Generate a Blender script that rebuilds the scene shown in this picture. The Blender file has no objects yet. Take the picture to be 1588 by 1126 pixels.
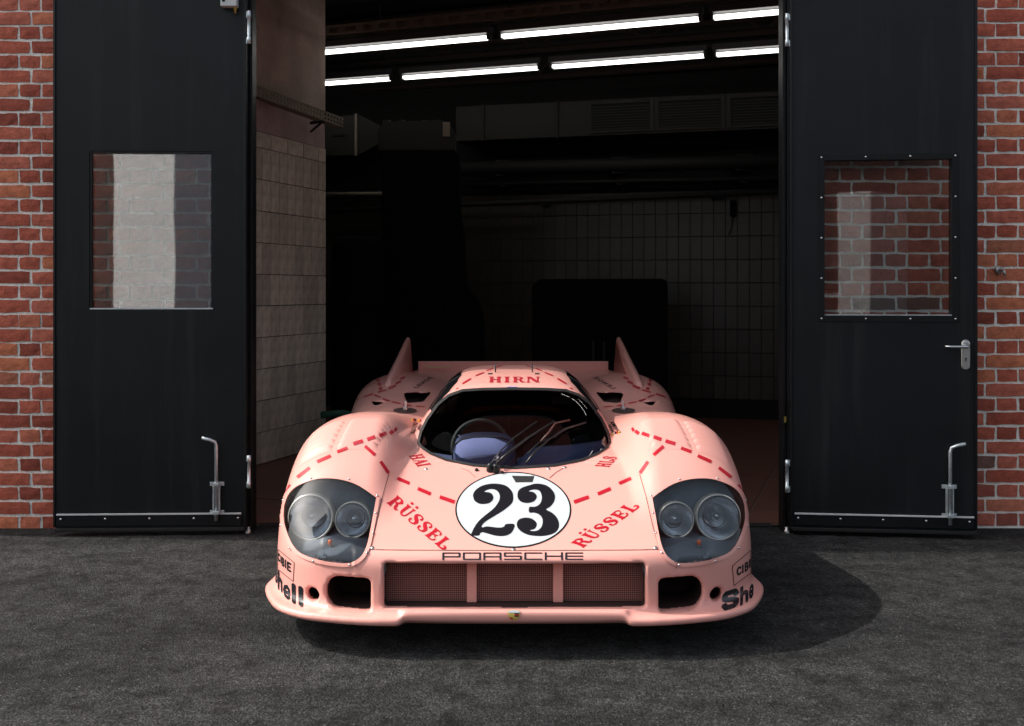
import bpy, bmesh, math, random
import numpy as np
from mathutils import Vector, Matrix
from mathutils.bvhtree import BVHTree
random.seed(7)
S = bpy.context.scene
COL = S.collection

# ------------------------------------------------------------------ camera, sky, sun, exposure
CAM_H, FOC, CX, HY = 1.38, 1580.0, 794.0, 450.0      # photo calibration (pixels of the 1588 x 1126 photograph)
cam = bpy.data.cameras.new('camera'); camo = bpy.data.objects.new('camera', cam); COL.objects.link(camo)
camo.location = (0, 0, CAM_H); camo.rotation_euler = (math.radians(90), 0, 0)
cam.sensor_width = 36; cam.lens = 36 * FOC / 1588; cam.shift_y = -(563 - HY) / 1588; cam.clip_end = 300
S.camera = camo
SUN_DIR = Vector((0.70, -0.055, -0.70)).normalized()   # the way the light travels: from the left, along the facade
wd = bpy.data.worlds.new('World'); S.world = wd; wd.use_nodes = True
wn = wd.node_tree.nodes; wl = wd.node_tree.links
bg = wn['Background']; sky = wn.new('ShaderNodeTexSky'); sky.sky_type = 'NISHITA'; sky.sun_disc = False
d = -SUN_DIR
sky.sun_elevation = math.asin(d.z); sky.sun_rotation = math.atan2(d.x, d.y)
sky.air_density = 1.0; sky.dust_density = 5.0; sky.ozone_density = 1.0
hs = wn.new('ShaderNodeHueSaturation'); hs.inputs['Saturation'].default_value = 0.45
wl.new(sky.outputs[0], hs.inputs['Color']); wl.new(hs.outputs[0], bg.inputs[0]); bg.inputs[1].default_value = 0.15
sl = bpy.data.lights.new('sun', 'SUN'); sl.energy = 2.85; sl.angle = math.radians(0.5); sl.color = (1.0, 0.95, 0.88)
so = bpy.data.objects.new('sun', sl); COL.objects.link(so)
so.rotation_euler = (-SUN_DIR).to_track_quat('Z', 'Y').to_euler(); so.location = (-6, 4, 8)
S.view_settings.view_transform = 'Standard'; S.view_settings.look = 'None'
S.view_settings.gamma = 1.0; S.view_settings.exposure = 0.62; S.view_settings.use_curve_mapping = False
S.render.engine = 'CYCLES'
S.cycles.max_bounces = 8; S.cycles.transparent_max_bounces = 12; S.cycles.caustics_reflective = False; S.cycles.caustics_refractive = False

# ------------------------------------------------------------------ helpers
def at(px, py, Y):                     # a photo pixel at depth Y -> point in the place
    return Vector(((px - CX) * Y / FOC, Y, CAM_H - (py - HY) * Y / FOC))
def atz(px, py, z):                    # a photo pixel at height z
    Y = (CAM_H - z) * FOC / (py - HY)
    return at(px, py, Y)
MATS = {}
def nt(name):
    m = bpy.data.materials.new(name); m.use_nodes = True; MATS[name] = m
    n = m.node_tree.nodes; return m, n, m.node_tree.links, n['Principled BSDF']
def setp(b, **k):
    for a, v in k.items():
        a = a.replace('_', ' ')
        b.inputs[a].default_value = v
def N(n, t, **k):
    x = n.new(t)
    for a, v in k.items():
        if a in x.inputs.keys(): x.inputs[a].default_value = v
        else: setattr(x, a, v)
    return x
def ramp(n, stops):
    r = n.new('ShaderNodeValToRGB'); e = r.color_ramp.elements
    while len(e) < len(stops): e.new(0.5)
    for i, (p, c) in enumerate(stops):
        e[i].position = p; e[i].color = (*c, 1) if len(c) == 3 else c
    return r
def mat(name, col, rough=0.5, metal=0.0, coat=0.0, bump=0.0, bscale=50, var=0.0, vscale=4.0, spec=0.5):
    m, n, l, b = nt(name)
    setp(b, Roughness=rough, Metallic=metal)
    b.inputs['Base Color'].default_value = (*col, 1); b.inputs['Specular IOR Level'].default_value = spec
    if coat: b.inputs['Coat Weight'].default_value = coat; b.inputs['Coat Roughness'].default_value = 0.05
    if bump or var:
        tc = n.new('ShaderNodeTexCoord')
    if var:
        z = N(n, 'ShaderNodeTexNoise', Scale=vscale, Detail=6.0, Roughness=0.65); l.new(tc.outputs['Object'], z.inputs['Vector'])
        r = ramp(n, [(0.25, tuple(c * (1 - var) for c in col)), (0.75, tuple(min(1, c * (1 + var)) for c in col))])
        l.new(z.outputs['Fac'], r.inputs[0]); l.new(r.outputs[0], b.inputs['Base Color'])
        mr = N(n, 'ShaderNodeMapRange'); mr.inputs[3].default_value = max(0, rough - 0.08); mr.inputs[4].default_value = min(1, rough + 0.12)
        l.new(z.outputs['Fac'], mr.inputs[0]); l.new(mr.outputs[0], b.inputs['Roughness'])
    if bump:
        z2 = N(n, 'ShaderNodeTexNoise', Scale=bscale, Detail=5.0); l.new(tc.outputs['Object'], z2.inputs['Vector'])
        bp = N(n, 'ShaderNodeBump', Strength=bump, Distance=0.01); l.new(z2.outputs['Fac'], bp.inputs['Height']); l.new(bp.outputs[0], b.inputs['Normal'])
    return m
def obj(name, verts, faces, m, parent=None, smooth=False, origin=(0, 0, 0)):
    me = bpy.data.meshes.new(name); me.from_pydata([tuple(v) for v in verts], [], [tuple(f) for f in faces]); me.update()
    if isinstance(m, str): m = MATS[m]
    if m: me.materials.append(m)
    if smooth: me.polygons.foreach_set('use_smooth', [True] * len(me.polygons))
    o = bpy.data.objects.new(name, me); COL.objects.link(o); o.location = origin
    if parent: o.parent = parent
    return o
def objbm(name, bm, m, parent=None, smooth=False, origin=(0, 0, 0)):
    me = bpy.data.meshes.new(name); bmesh.ops.recalc_face_normals(bm, faces=bm.faces[:]); bm.to_mesh(me); bm.free()
    if isinstance(m, str): m = MATS[m]
    me.materials.append(m)
    if smooth: me.polygons.foreach_set('use_smooth', [True] * len(me.polygons))
    o = bpy.data.objects.new(name, me); COL.objects.link(o); o.location = origin
    if parent: o.parent = parent
    return o
def tag(o, label=None, cat=None, group=None, kind=None):
    if label: o['label'] = label
    if cat: o['category'] = cat
    if group: o['group'] = group
    if kind: o['kind'] = kind
    return o
def thing(name, loc, label, cat, group=None, kind=None, rz=0.0):
    o = bpy.data.objects.new(name, None); COL.objects.link(o); o.location = loc; o.rotation_euler = (0, 0, rz)
    o.empty_display_size = 0.1
    return tag(o, label, cat, group, kind)
def bx(bm, x0, x1, y0, y1, z0, z1, bev=0.0, M=None):
    r = bmesh.ops.create_cube(bm, size=1.0)
    T = Matrix.Translation(((x0 + x1) / 2, (y0 + y1) / 2, (z0 + z1) / 2)) @ Matrix.Diagonal((abs(x1 - x0), abs(y1 - y0), abs(z1 - z0), 1))
    if M is not None: T = M @ T
    bmesh.ops.transform(bm, matrix=T, verts=r['verts'])
    if bev:
        ed = list({e for v in r['verts'] for e in v.link_edges})
        bmesh.ops.bevel(bm, geom=ed, offset=bev, segments=2, affect='EDGES', profile=0.6)
def box(name, x0, x1, y0, y1, z0, z1, m, parent=None, bev=0.0, origin=(0, 0, 0)):
    bm = bmesh.new(); bx(bm, x0, x1, y0, y1, z0, z1, bev); return objbm(name, bm, m, parent, origin=origin)
def tube(bm, pts, r, seg=10, caps=True):
    pts = [Vector(p) for p in pts]; rings = []
    rr = r if isinstance(r, (list, tuple)) else [r] * len(pts)
    up = None
    for i, p in enumerate(pts):
        t = (pts[min(i + 1, len(pts) - 1)] - pts[max(i - 1, 0)]).normalized()
        if up is None: up = Vector((0, 0, 1)) if abs(t.z) < 0.9 else Vector((1, 0, 0))
        a = t.cross(up).normalized(); b = a.cross(t).normalized(); up = b
        rings.append([bm.verts.new(p + (a * math.cos(2 * math.pi * k / seg) + b * math.sin(2 * math.pi * k / seg)) * rr[i]) for k in range(seg)])
    for A, B in zip(rings, rings[1:]):
        for k in range(seg): bm.faces.new((A[k], A[(k + 1) % seg], B[(k + 1) % seg], B[k]))
    if caps: bm.faces.new(rings[0][::-1]); bm.faces.new(rings[-1])
def tubeo(name, pts, r, m, parent=None, seg=10):
    bm = bmesh.new(); tube(bm, pts, r, seg); return objbm(name, bm, m, parent, smooth=True)
def lathe(bm, prof, c, axis=(0, 0, 1), seg=32):       # prof: (radius, height along axis)
    ax = Vector(axis).normalized(); a = ax.orthogonal().normalized(); b = ax.cross(a); c = Vector(c); rings = []
    for r, h in prof:
        rings.append([bm.verts.new(c + ax * h + (a * math.cos(2 * math.pi * k / seg) + b * math.sin(2 * math.pi * k / seg)) * max(r, 1e-5)) for k in range(seg)])
    for A, B in zip(rings, rings[1:]):
        for k in range(seg): bm.faces.new((A[k], A[(k + 1) % seg], B[(k + 1) % seg], B[k]))
def latheo(name, prof, c, axis, m, parent=None, seg=32):
    bm = bmesh.new(); lathe(bm, prof, c, axis, seg); bmesh.ops.remove_doubles(bm, verts=bm.verts[:], dist=1e-4); return objbm(name, bm, m, parent, smooth=True)

# ------------------------------------------------------------------ materials
def mats():
    # pink lacquer
    m, n, l, b = nt('pink_lacquer'); setp(b, Roughness=0.32); b.inputs['Specular IOR Level'].default_value = 0.3; b.inputs['Coat Weight'].default_value = 0.40; b.inputs['Coat Roughness'].default_value = 0.05; b.inputs['Coat IOR'].default_value = 1.4
    tc = n.new('ShaderNodeTexCoord'); z = N(n, 'ShaderNodeTexNoise', Scale=2.2, Detail=5.0); l.new(tc.outputs['Object'], z.inputs['Vector'])
    r = ramp(n, [(0.3, (0.78, 0.365, 0.310)), (0.7, (0.81, 0.385, 0.330))]); l.new(z.outputs['Fac'], r.inputs[0]); l.new(r.outputs[0], b.inputs['Base Color'])
    z2 = N(n, 'ShaderNodeTexNoise', Scale=9.0, Detail=2.0); l.new(tc.outputs['Object'], z2.inputs['Vector'])
    bp = N(n, 'ShaderNodeBump', Strength=0.05, Distance=0.01); l.new(z2.outputs['Fac'], bp.inputs['Height']); l.new(bp.outputs[0], b.inputs['Normal']); l.new(bp.outputs[0], b.inputs['Coat Normal'])
    mat('red_film', (0.47, 0.008, 0.024), 0.35, coat=0.3)
    mat('black_film', (0.008, 0.010, 0.014), 0.25, coat=0.15)
    mat('white_film', (0.56, 0.60, 0.61), 0.3, coat=0.2)
    mat('blue_film', (0.02, 0.10, 0.35), 0.4)
    mat('yellow_film', (0.75, 0.50, 0.03), 0.4)
    mat('gold_film', (0.55, 0.42, 0.10), 0.4)
    mat('steel_film', (0.45, 0.5, 0.52), 0.4)
    mat('seam', (0.10, 0.035, 0.03), 0.8)
    mat('gasket', (0.012, 0.012, 0.013), 0.55)
    mat('cavity_black', (0.010, 0.010, 0.011), 0.8)
    mat('bay_lining', (0.20, 0.245, 0.29), 0.40, var=0.4, vscale=5)
    mat('tray_lining', (0.10, 0.12, 0.145), 0.45, var=0.3, vscale=8)
    mat('duct_dark', (0.035, 0.014, 0.012), 0.8)
    mat('blue_cloth', (0.085, 0.105, 0.225), 0.9, bump=0.25, bscale=300)
    mat('black_cloth', (0.012, 0.012, 0.013), 0.9, bump=0.2, bscale=250)
    mat('rubber', (0.014, 0.014, 0.014), 0.65)
    mat('wiper_black', (0.012, 0.012, 0.012), 0.35)
    mat('wiper_red', (0.09, 0.035, 0.03), 0.4)
    mat('steel', (0.62, 0.63, 0.64), 0.28, metal=1.0)
    mat('dull_steel', (0.45, 0.45, 0.44), 0.42, metal=1.0)
    mat('galvanised', (0.62, 0.68, 0.70), 0.38, metal=0.75, var=0.2, vscale=40)
    mat('reflector', (0.80, 0.82, 0.84), 0.18, metal=1.0)
    mat('bezel', (0.72, 0.71, 0.62), 0.35, metal=0.5)
    mat('amber', (0.8, 0.15, 0.03), 0.3)
    mat('mesh_wire', (0.50, 0.23, 0.195), 0.5)
    mat('tinted_glass', (0.010, 0.011, 0.012), 0.06, spec=0.6)
    mat('rope', (0.65, 0.55, 0.30), 0.8)
    # thin clear glass: transparent + fresnel reflection
    for nm, ior, tint in (('screen_glass', 1.6, (0.80, 0.84, 0.84)), ('pane_glass', 1.5, (0.93, 0.95, 0.95)), ('film_glass', 2.15, (0.95, 0.97, 0.97)), ('lamp_cover', 1.45, (0.93, 0.96, 0.98)), ('lens_glass', 1.6, (0.86, 0.9, 0.92))):
        m, n, l, b = nt(nm); n.remove(b); out = n['Material Output']
        tr = n.new('ShaderNodeBsdfTransparent'); tr.inputs[0].default_value = (*tint, 1)
        gl = n.new('ShaderNodeBsdfGlossy'); gl.inputs['Roughness'].default_value = 0.015
        fr = n.new('ShaderNodeFresnel'); fr.inputs[0].default_value = ior; mx = n.new('ShaderNodeMixShader')
        l.new(fr.outputs[0], mx.inputs[0]); l.new(tr.outputs[0], mx.inputs[1]); l.new(gl.outputs[0], mx.inputs[2]); l.new(mx.outputs[0], out.inputs[0])
        if nm in ('lens_glass',):
            tc = n.new('ShaderNodeTexCoord'); w = N(n, 'ShaderNodeTexWave', Scale=30.0, Distortion=1.5); l.new(tc.outputs['Object'], w.inputs['Vector'])
            bp = N(n, 'ShaderNodeBump', Strength=0.35, Distance=0.01); l.new(w.outputs['Fac'], bp.inputs['Height']); l.new(bp.outputs[0], gl.inputs['Normal'])
            df = n.new('ShaderNodeBsdfDiffuse'); df.inputs[0].default_value = (.72, .76, .80, 1); m2 = n.new('ShaderNodeMixShader'); m2.inputs[0].default_value = .16   # pale diffuse mixed in as painted brightness of the lens
            l.new(mx.outputs[0], m2.inputs[1]); l.new(df.outputs[0], m2.inputs[2]); l.new(m2.outputs[0], out.inputs[0])
        if nm in ('pane_glass', 'film_glass'):
            tc = n.new('ShaderNodeTexCoord'); w = N(n, 'ShaderNodeTexNoise', Scale=1.6, Detail=1.0); l.new(tc.outputs['Object'], w.inputs['Vector'])
            bp = N(n, 'ShaderNodeBump', Strength=0.012, Distance=0.05); l.new(w.outputs['Fac'], bp.inputs['Height']); l.new(bp.outputs[0], gl.inputs['Normal'])
mats()
# ------------------------------------------------------------------ the race car: body shape as one implicit surface
CCX, CCY = 0.010, 5.8                       # car origin (on the ground, mid wheelbase); car space = world minus this in x only for the shape functions
def crv(pts, n=1200, sm=14):
    P = np.array(pts, float); t = np.linspace(P[0, 0], P[-1, 0], n); v = np.interp(t, P[:, 0], P[:, 1])
    k = np.exp(-0.5 * (np.arange(-3 * sm, 3 * sm + 1) / sm) ** 2); k /= k.sum()
    e = np.concatenate([v[0] + (v[1] - v[0]) * np.arange(-3 * sm, 0), v, v[-1] + (v[-1] - v[-2]) * np.arange(1, 3 * sm + 1)])
    v = np.convolve(e, k, 'valid')
    return lambda y: np.interp(y, t, v)
def smax(a, b, k):
    h = np.maximum(k - np.abs(a - b), 0.0); return np.maximum(a, b) + h * h / (4 * k)
def smin(a, b, k): return -smax(-a, -b, k)
f_hood = crv([(3.6, .315), (3.84, .352), (3.92, .385), (4.16, .492), (4.40, .605), (4.55, .640), (5.0, .655), (5.6, .665), (6.0, .675), (6.6, .70), (7.2, .715), (7.6, .725), (8.2, .745)])
f_fend = crv([(3.6, .02), (3.93, .30), (4.05, .415), (4.15, .515), (4.25, .605), (4.37, .692), (4.5, .752), (4.62, .790), (4.75, .803), (4.95, .790), (5.2, .755), (5.5, .715), (5.9, .70), (6.3, .735), (6.65, .785), (6.95, .80), (7.3, .79), (7.7, .76), (8.2, .735)])
f_cab = crv([(4.0, .38), (4.40, .606), (4.65, .765), (4.86, .885), (4.97, .915), (5.1, .935), (5.3, .955), (5.6, .966), (5.9, .953), (6.3, .905), (6.8, .83), (7.3, .76), (7.6, .70), (8.2, .5)], sm=22)
f_xc = crv([(3.6, .60), (4.2, .615), (4.7, .63), (5.2, .66), (5.8, .70), (6.9, .74), (8.2, .74)])
f_w = crv([(3.6, .10), (4.2, .13), (4.7, .18), (5.1, .26), (5.6, .33), (8.2, .34)])
f_W = crv([(3.6, 1.018), (4.7, 1.018), (5.0, 1.01), (5.4, .995), (5.9, 1.01), (6.4, 1.06), (6.9, 1.095), (7.4, 1.09), (7.85, 1.035), (8.2, 1.0)])
def catmull(pts, n=6):
    P = [np.array(p, float) for p in pts]; P = [2 * P[0] - P[1]] + P + [2 * P[-1] - P[-2]]; out = []
    for i in range(1, len(P) - 2):
        for k in range(n):
            t = k / n; a, b, c, d_ = P[i - 1], P[i], P[i + 1], P[i + 2]
            out.append(0.5 * (2 * b + (c - a) * t + (2 * a - 5 * b + 4 * c - d_) * t * t + (-a + 3 * b - 3 * c + d_) * t ** 3))
    out.append(P[-2]); return np.array(out)
plan = catmull([(0, 3.84), (.3, 3.845), (.5, 3.86), (.65, 3.895), (.77, 3.95), (.86, 4.02), (.93, 4.11), (.980, 4.22), (1.006, 4.36), (1.016, 4.6), (1.008, 5.0), (.99, 5.4), (1.005, 5.9), (1.055, 6.4), (1.09, 6.9), (1.085, 7.4), (1.03, 7.85), (.97, 8.01), (.8, 8.05)], 4)
plan = np.vstack([plan, [[0, 8.05]]]); PLAN = np.vstack([plan, plan[::-1][1:-1] * [-1, 1]])
lipc = catmull([(0, 3.806), (.42, 3.806), (.55, 3.810), (.70, 3.842), (.82, 3.890), (.925, 3.98), (.99, 4.10), (1.035, 4.23), (1.04, 4.31), (1.015, 4.39), (.96, 4.46)], 4)
lipc = np.vstack([lipc, [[0, 4.46]]]); LIP = np.vstack([lipc, lipc[::-1][1:-1] * [-1, 1]])
def polysd(px, py, P):                     # signed distance to a polygon, negative inside
    px = np.asarray(px, float); py = np.asarray(py, float)
    P = np.asarray(P, float); d2 = np.full(px.shape, 1e9); ins = np.zeros(px.shape, bool)
    for (ax, ay), (bx_, by_) in zip(P, np.roll(P, -1, 0)):
        ex, ey = bx_ - ax, by_ - ay; wx, wy = px - ax, py - ay
        t = np.clip((wx * ex + wy * ey) / (ex * ex + ey * ey + 1e-12), 0, 1)
        d2 = np.minimum(d2, (wx - t * ex) ** 2 + (wy - t * ey) ** 2)
        c = ((ay <= py) != (by_ <= py))
        with np.errstate(divide='ignore', invalid='ignore'):
            ins ^= c & (px < ax + (py - ay) * ex / np.where(ey == 0, 1e-12, ey))
    return np.where(ins, -1, 1) * np.sqrt(d2)
def table(P, x0=-0.02, x1=1.20, y0=3.55, y1=8.35, hh=0.008):
    xs = np.arange(x0, x1, hh); ys = np.arange(y0, y1, hh); T = polysd(*np.meshgrid(xs, ys, indexing='ij'), P)
    def f(x, y):
        a = np.clip((x - x0) / hh, 0, len(xs) - 1.001); b = np.clip((y - y0) / hh, 0, len(ys) - 1.001)
        i = a.astype(int); j = b.astype(int); a = a - i; b = b - j
        return T[i, j] * (1 - a) * (1 - b) + T[i + 1, j] * a * (1 - b) + T[i, j + 1] * (1 - a) * b + T[i + 1, j + 1] * a * b
    return f
sd_plan = table(PLAN); sd_lip = table(LIP)
def Hf(ax, y):
    hood = f_hood(y); fz = f_fend(y); xc = f_xc(y); w = f_w(y); W = f_W(y)
    D = np.maximum(fz - hood + 0.04, 0.03); t = np.maximum((xc - ax) / w, 0); din = D * t * t
    xo = xc + 0.035; a = W - xo; b = np.clip(0.85 * (fz - 0.14), 0.06, 0.33)
    s = np.clip((ax - xo) / a, 0, 1); dout = b * (1 - np.maximum(1 - s ** 2.5, 1e-4) ** (1 / 2.5)) + np.maximum(ax - W, 0) * 6
    fen = fz - din - dout
    h = smax(hood - np.maximum(ax - 0.75, 0) * 0.6, fen, 0.05)
    base = 0.63
    ye = y - 0.30 * (ax / 0.45) ** 3.0
    front = f_cab(np.minimum(ye, 5.6))
    side = base + (f_cab(y) - base) * (1 - (ax / 0.505) ** 4)
    cab = smin(front, side, 0.035)
    cab = np.where(ax < 0.62, cab, 0.2)
    return smax(h, cab, 0.025)
def pre(ax, y):                            # the parts of the shape that do not depend on height
    e = 0.004; H = Hf(ax, y); gx = (Hf(ax + e, y) - Hf(np.abs(ax - e), y)) / (2 * e); gy = (Hf(ax, y + e) - Hf(ax, y - e)) / (2 * e)
    inv = 1 / np.sqrt(1 + np.minimum(gx * gx + gy * gy, 12.0))
    st = 1 / (1 + np.exp(-(ax - 0.425) / 0.005))
    return H, inv, sd_plan(ax, y), sd_lip(ax, y + (1 - st) * -0.012), 0.155 - 0.019 * st, ax
def F0z(P, z):
    H, inv, sp, sl_, zl, AXC = P
    g1 = (z - H) * inv
    g2 = sp + 0.05 * np.clip(z - 0.2, 0, 0.15) * np.clip((0.75 - np.abs(AXC)) / 0.2, 0, 1)
    body = smax(g1, g2, 0.07); body = smax(body, 0.125 - z, 0.02)
    lip = smax(sl_, np.abs(z - zl) - 0.016, 0.018)
    return smin(body, lip, 0.045)
def F0(ax, y, z): return F0z(pre(ax, y), z)
U0 = 797.5                                 # pixel column of the car's centre line
HEAD = catmull([(355, 784), (349, 768), (336, 755), (312, 745.5), (290, 743), (264, 746), (240, 755), (216, 772), (215, 776), (219, 800), (226, 838), (232, 856), (240, 866), (254, 873), (276, 872.5), (302, 868), (328, 859), (342, 845), (352, 822), (356, 803), (355, 784)], 3)[:-1]
SCREEN_L = [(0, 604), (50, 604.6), (80, 606.5), (101, 614), (118, 628), (134, 650), (144, 670), (148, 687), (143, 694), (130, 703), (106, 713), (63, 721.5), (0, 725.5)]
SCREEN = np.vstack([np.array(SCREEN_L), np.array(SCREEN_L)[::-1][1:-1] * [-1, 1]])
def rbox(x, z, cx, cz, hx, hz, r): 
    qx = np.abs(x - cx) - hx + r; qz = np.abs(z - cz) - hz + r
    return np.sqrt(np.maximum(qx, 0) ** 2 + np.maximum(qz, 0) ** 2) + np.minimum(np.maximum(qx, qz), 0) - r
def carve(f, ax, y, z):
    u = FOC * ax / y; v = HY + (CAM_H - z) * FOC / y; sc = y / FOC
    # headlight bays
    mk = (y < 4.6) & (ax > 0.4) & (y > 3.85)
    c = np.where(mk, 0, 1.0); 
    if mk.any(): c[mk] = np.maximum(polysd(u[mk], v[mk], HEAD) * sc[mk], -(f[mk] + 0.24))
    c = np.maximum(c, np.minimum((sd_plan(ax[..., 0], y[..., 0])[..., None] if ax.ndim == 3 else sd_plan(ax, y)) + 0.03, -(f + 0.016)))
    f1 = smax(f, -smax(np.maximum(c, y - 4.31), 0.304 - z, 0.01), 0.010)
    # windscreen opening and cockpit
    mk = (y < 5.3) & (ax < 0.6) & (y > 4.2) & (z > 0.45)
    c = np.where(mk, 0, 1.0)
    if mk.any(): c[mk] = np.maximum(polysd(u[mk], v[mk], SCREEN) * sc[mk], -(f[mk] + 0.07))
    f1 = np.maximum(f1, -np.maximum(c, y - 5.2))
    cav = np.maximum.reduce([f + 0.03, ax - 0.455, 4.36 - y, y - 5.95, 0.28 - z]); f1 = np.maximum(f1, -cav)
    # grille mouth, brake ducts, small round holes
    g = np.maximum(rbox(ax, z, 0, 0.2585, 0.497, 0.083, 0.014), y - 4.05); f1 = smax(f1, -g, 0.012)
    g = np.maximum(rbox(ax, z, 0.636, 0.219, 0.089, 0.063, np.where(ax > 0.65, 0.056, 0.022)), y - 4.35); f1 = smax(f1, -g, 0.014)
    g = np.maximum(np.sqrt((ax - 0.782) ** 2 + (z - 0.197) ** 2) - 0.026, y - 4.3); f1 = smax(f1, -g, 0.010)
    # wheel wells
    for yc, r, xi in ((4.68, 0.345, 0.58), (6.98, 0.385, 0.56)):
        g = np.maximum(np.sqrt((y - yc) ** 2 + (z - 0.30) ** 2) - r, xi - ax); f1 = smax(f1, -g, 0.012)
    # rear deck intakes
    for Pn, dep, ylo, yhi in (([(171, 609.5), (128.5, 609.5), (141, 624), (165, 626)], 0.06, 5.4, 7.2), ([(223, 623), (196, 623.5), (214, 630)], 0.05, 5.4, 7.2)):
        mk = (y > ylo) & (y < yhi) & (ax > 0.35) & (z > 0.6)
        c = np.where(mk, 0, 1.0)
        if mk.any(): c[mk] = np.maximum(polysd(u[mk], v[mk], Pn) * sc[mk], -(f[mk] + dep))
        f1 = np.maximum(f1, -c)
    return f1
def nets(F, org, h):
    s = F < 0; n0, n1, n2 = F.shape
    cnt = np.zeros((n0 - 1, n1 - 1, n2 - 1), np.int8)
    for i in (0, 1):
        for j in (0, 1):
            for k in (0, 1): cnt += s[i:n0 - 1 + i, j:n1 - 1 + j, k:n2 - 1 + k]
    act = np.argwhere((cnt > 0) & (cnt < 8)); idx = np.full(cnt.shape, -1, np.int64); idx[tuple(act.T)] = np.arange(len(act))
    cor = [(i, j, k) for i in (0, 1) for j in (0, 1) for k in (0, 1)]
    val = {c: F[act[:, 0] + c[0], act[:, 1] + c[1], act[:, 2] + c[2]] for c in cor}
    acc = np.zeros((len(act), 3)); num = np.zeros(len(act))
    for c in cor:
        for a in range(3):
            if c[a]: continue
            e = list(c); e[a] = 1; e = tuple(e); v0, v1 = val[c], val[e]; m = (v0 < 0) != (v1 < 0)
            t = np.where(m, v0 / np.where(m, v0 - v1, 1), 0); p = np.zeros((len(act), 3)) + c; p[:, a] += t
            acc += p * m[:, None]; num += m
    V = (act + acc / num[:, None]) * h + org
    Q = []
    for a in range(3):
        b, c = [(1, 2), (2, 0), (0, 1)][a]
        sl0 = [slice(None)] * 3; sl1 = [slice(None)] * 3; sl0[a] = slice(0, -1); sl1[a] = slice(1, None)
        A, B = s[tuple(sl0)], s[tuple(sl1)]; E = np.argwhere(A != B)
        E = E[(E[:, b] > 0) & (E[:, c] > 0) & (E[:, b] < F.shape[b] - 1) & (E[:, c] < F.shape[c] - 1)]
        ins = A[tuple(E.T)]
        q = []
        for db, dc in ((-1, -1), (0, -1), (0, 0), (-1, 0)):
            t = E.copy(); t[:, b] += db; t[:, c] += dc; q.append(idx[tuple(t.T)])
        q = np.array(q).T; q[~ins] = q[~ins][:, ::-1]; Q.append(q)
    return V, np.vstack(Q)
def mesh_np(name, V, Q):
    me = bpy.data.meshes.new(name); me.vertices.add(len(V)); me.vertices.foreach_set('co', V.astype(np.float32).ravel())
    me.loops.add(Q.size); me.loops.foreach_set('vertex_index', Q.astype(np.int32).ravel())
    me.polygons.add(len(Q)); me.polygons.foreach_set('loop_start', np.arange(0, Q.size, 4, dtype=np.int32))
    try: me.polygons.foreach_set('loop_total', np.full(len(Q), 4, np.int32))
    except Exception: pass
    me.update(calc_edges=True); me.validate(); return me
h = 0.010
gx = (np.arange(117) + 0.5) * h; gy = 3.72 + np.arange(440) * h; gz = 0.06 + np.arange(96) * h
AX, GY = np.meshgrid(gx, gy, indexing='ij'); P2 = [p[:, :, None] for p in pre(AX, GY)]
A0 = F0z(P2, gz[None, None, :])
A1 = carve(A0, *np.broadcast_arrays(gx[:, None, None], gy[None, :, None], gz[None, None, :]))
mir = lambda A: np.concatenate([A[::-1], A], 0)
org = np.array([-gx[-1], gy[0], gz[0]])
V0, Q0 = nets(mir(A0), org, h); V1, Q1 = nets(mir(A1), org, h)
def newton(V, it=2):
    for _ in range(it):
        ax = np.abs(V[:, 0]); e = 0.003; f = F0(ax, V[:, 1], V[:, 2])
        g = np.stack([F0(np.abs(V[:, 0] + e), V[:, 1], V[:, 2]) - F0(np.abs(V[:, 0] - e), V[:, 1], V[:, 2]), F0(ax, V[:, 1] + e, V[:, 2]) - F0(ax, V[:, 1] - e, V[:, 2]), F0(ax, V[:, 1], V[:, 2] + e) - F0(ax, V[:, 1], V[:, 2] - e)], 1) / (2 * e)
        st = -f[:, None] * g / np.maximum((g * g).sum(1), 0.05)[:, None]
        ln = np.linalg.norm(st, axis=1, keepdims=True); V = V + st * np.minimum(1, 0.006 / np.maximum(ln, 1e-9))
    return V
V0 = newton(V0)
fV1 = F0(np.abs(V1[:, 0]), V1[:, 1], V1[:, 2]); near = np.abs(fV1) < 0.004
V1[near] = newton(V1[near])
mid = (~near) & (V1[:, 1] < 4.5)             # settle the vertices of the carved mouths and bays
def F1(v): ax = np.abs(v[:, 0]); return carve(F0(ax, v[:, 1], v[:, 2]), ax, v[:, 1], v[:, 2])
Vm = V1[mid]
for _ in range(2):
    e = 0.004; f = F1(Vm); g = np.stack([F1(Vm + dv_) - F1(Vm - dv_) for dv_ in np.eye(3) * e], 1) / (2 * e)
    st_ = -f[:, None] * g / np.maximum((g * g).sum(1), 0.2)[:, None]; ln = np.linalg.norm(st_, axis=1, keepdims=True); Vm = Vm + st_ * np.minimum(1, 0.004 / np.maximum(ln, 1e-9))
V1[mid] = Vm
BVH = BVHTree.FromPolygons([tuple(v) for v in V0], [tuple(q) for q in Q0])
BVHD = BVH
OFFS = np.array([CCX, 0, 0])
def cast(px, py, off=0.0):                 # photo pixel -> point on the car's skin (car space), lifted along the normal
    o = Vector((-CCX, 0, CAM_H)); dr = Vector(((px - CX) / FOC, 1, -(py - HY) / FOC)).normalized()
    loc, nor, i, dist = BVHD.ray_cast(o, dr, 20)
    if loc is None: return None
    if nor.dot(dr) > 0: nor = -nor
    return loc + nor * off, nor
def drop(x, y, off=0.0):
    loc, nor, i, dist = BVH.ray_cast(Vector((x, y, 3)), Vector((0, 0, -1)), 5)
    return loc + Vector((0, 0, off)) if loc is not None else None
car = thing('race_car', (CCX, CCY, 0), 'pink low closed racing car with dashed red butcher lines and number 23', 'race car')
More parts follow.
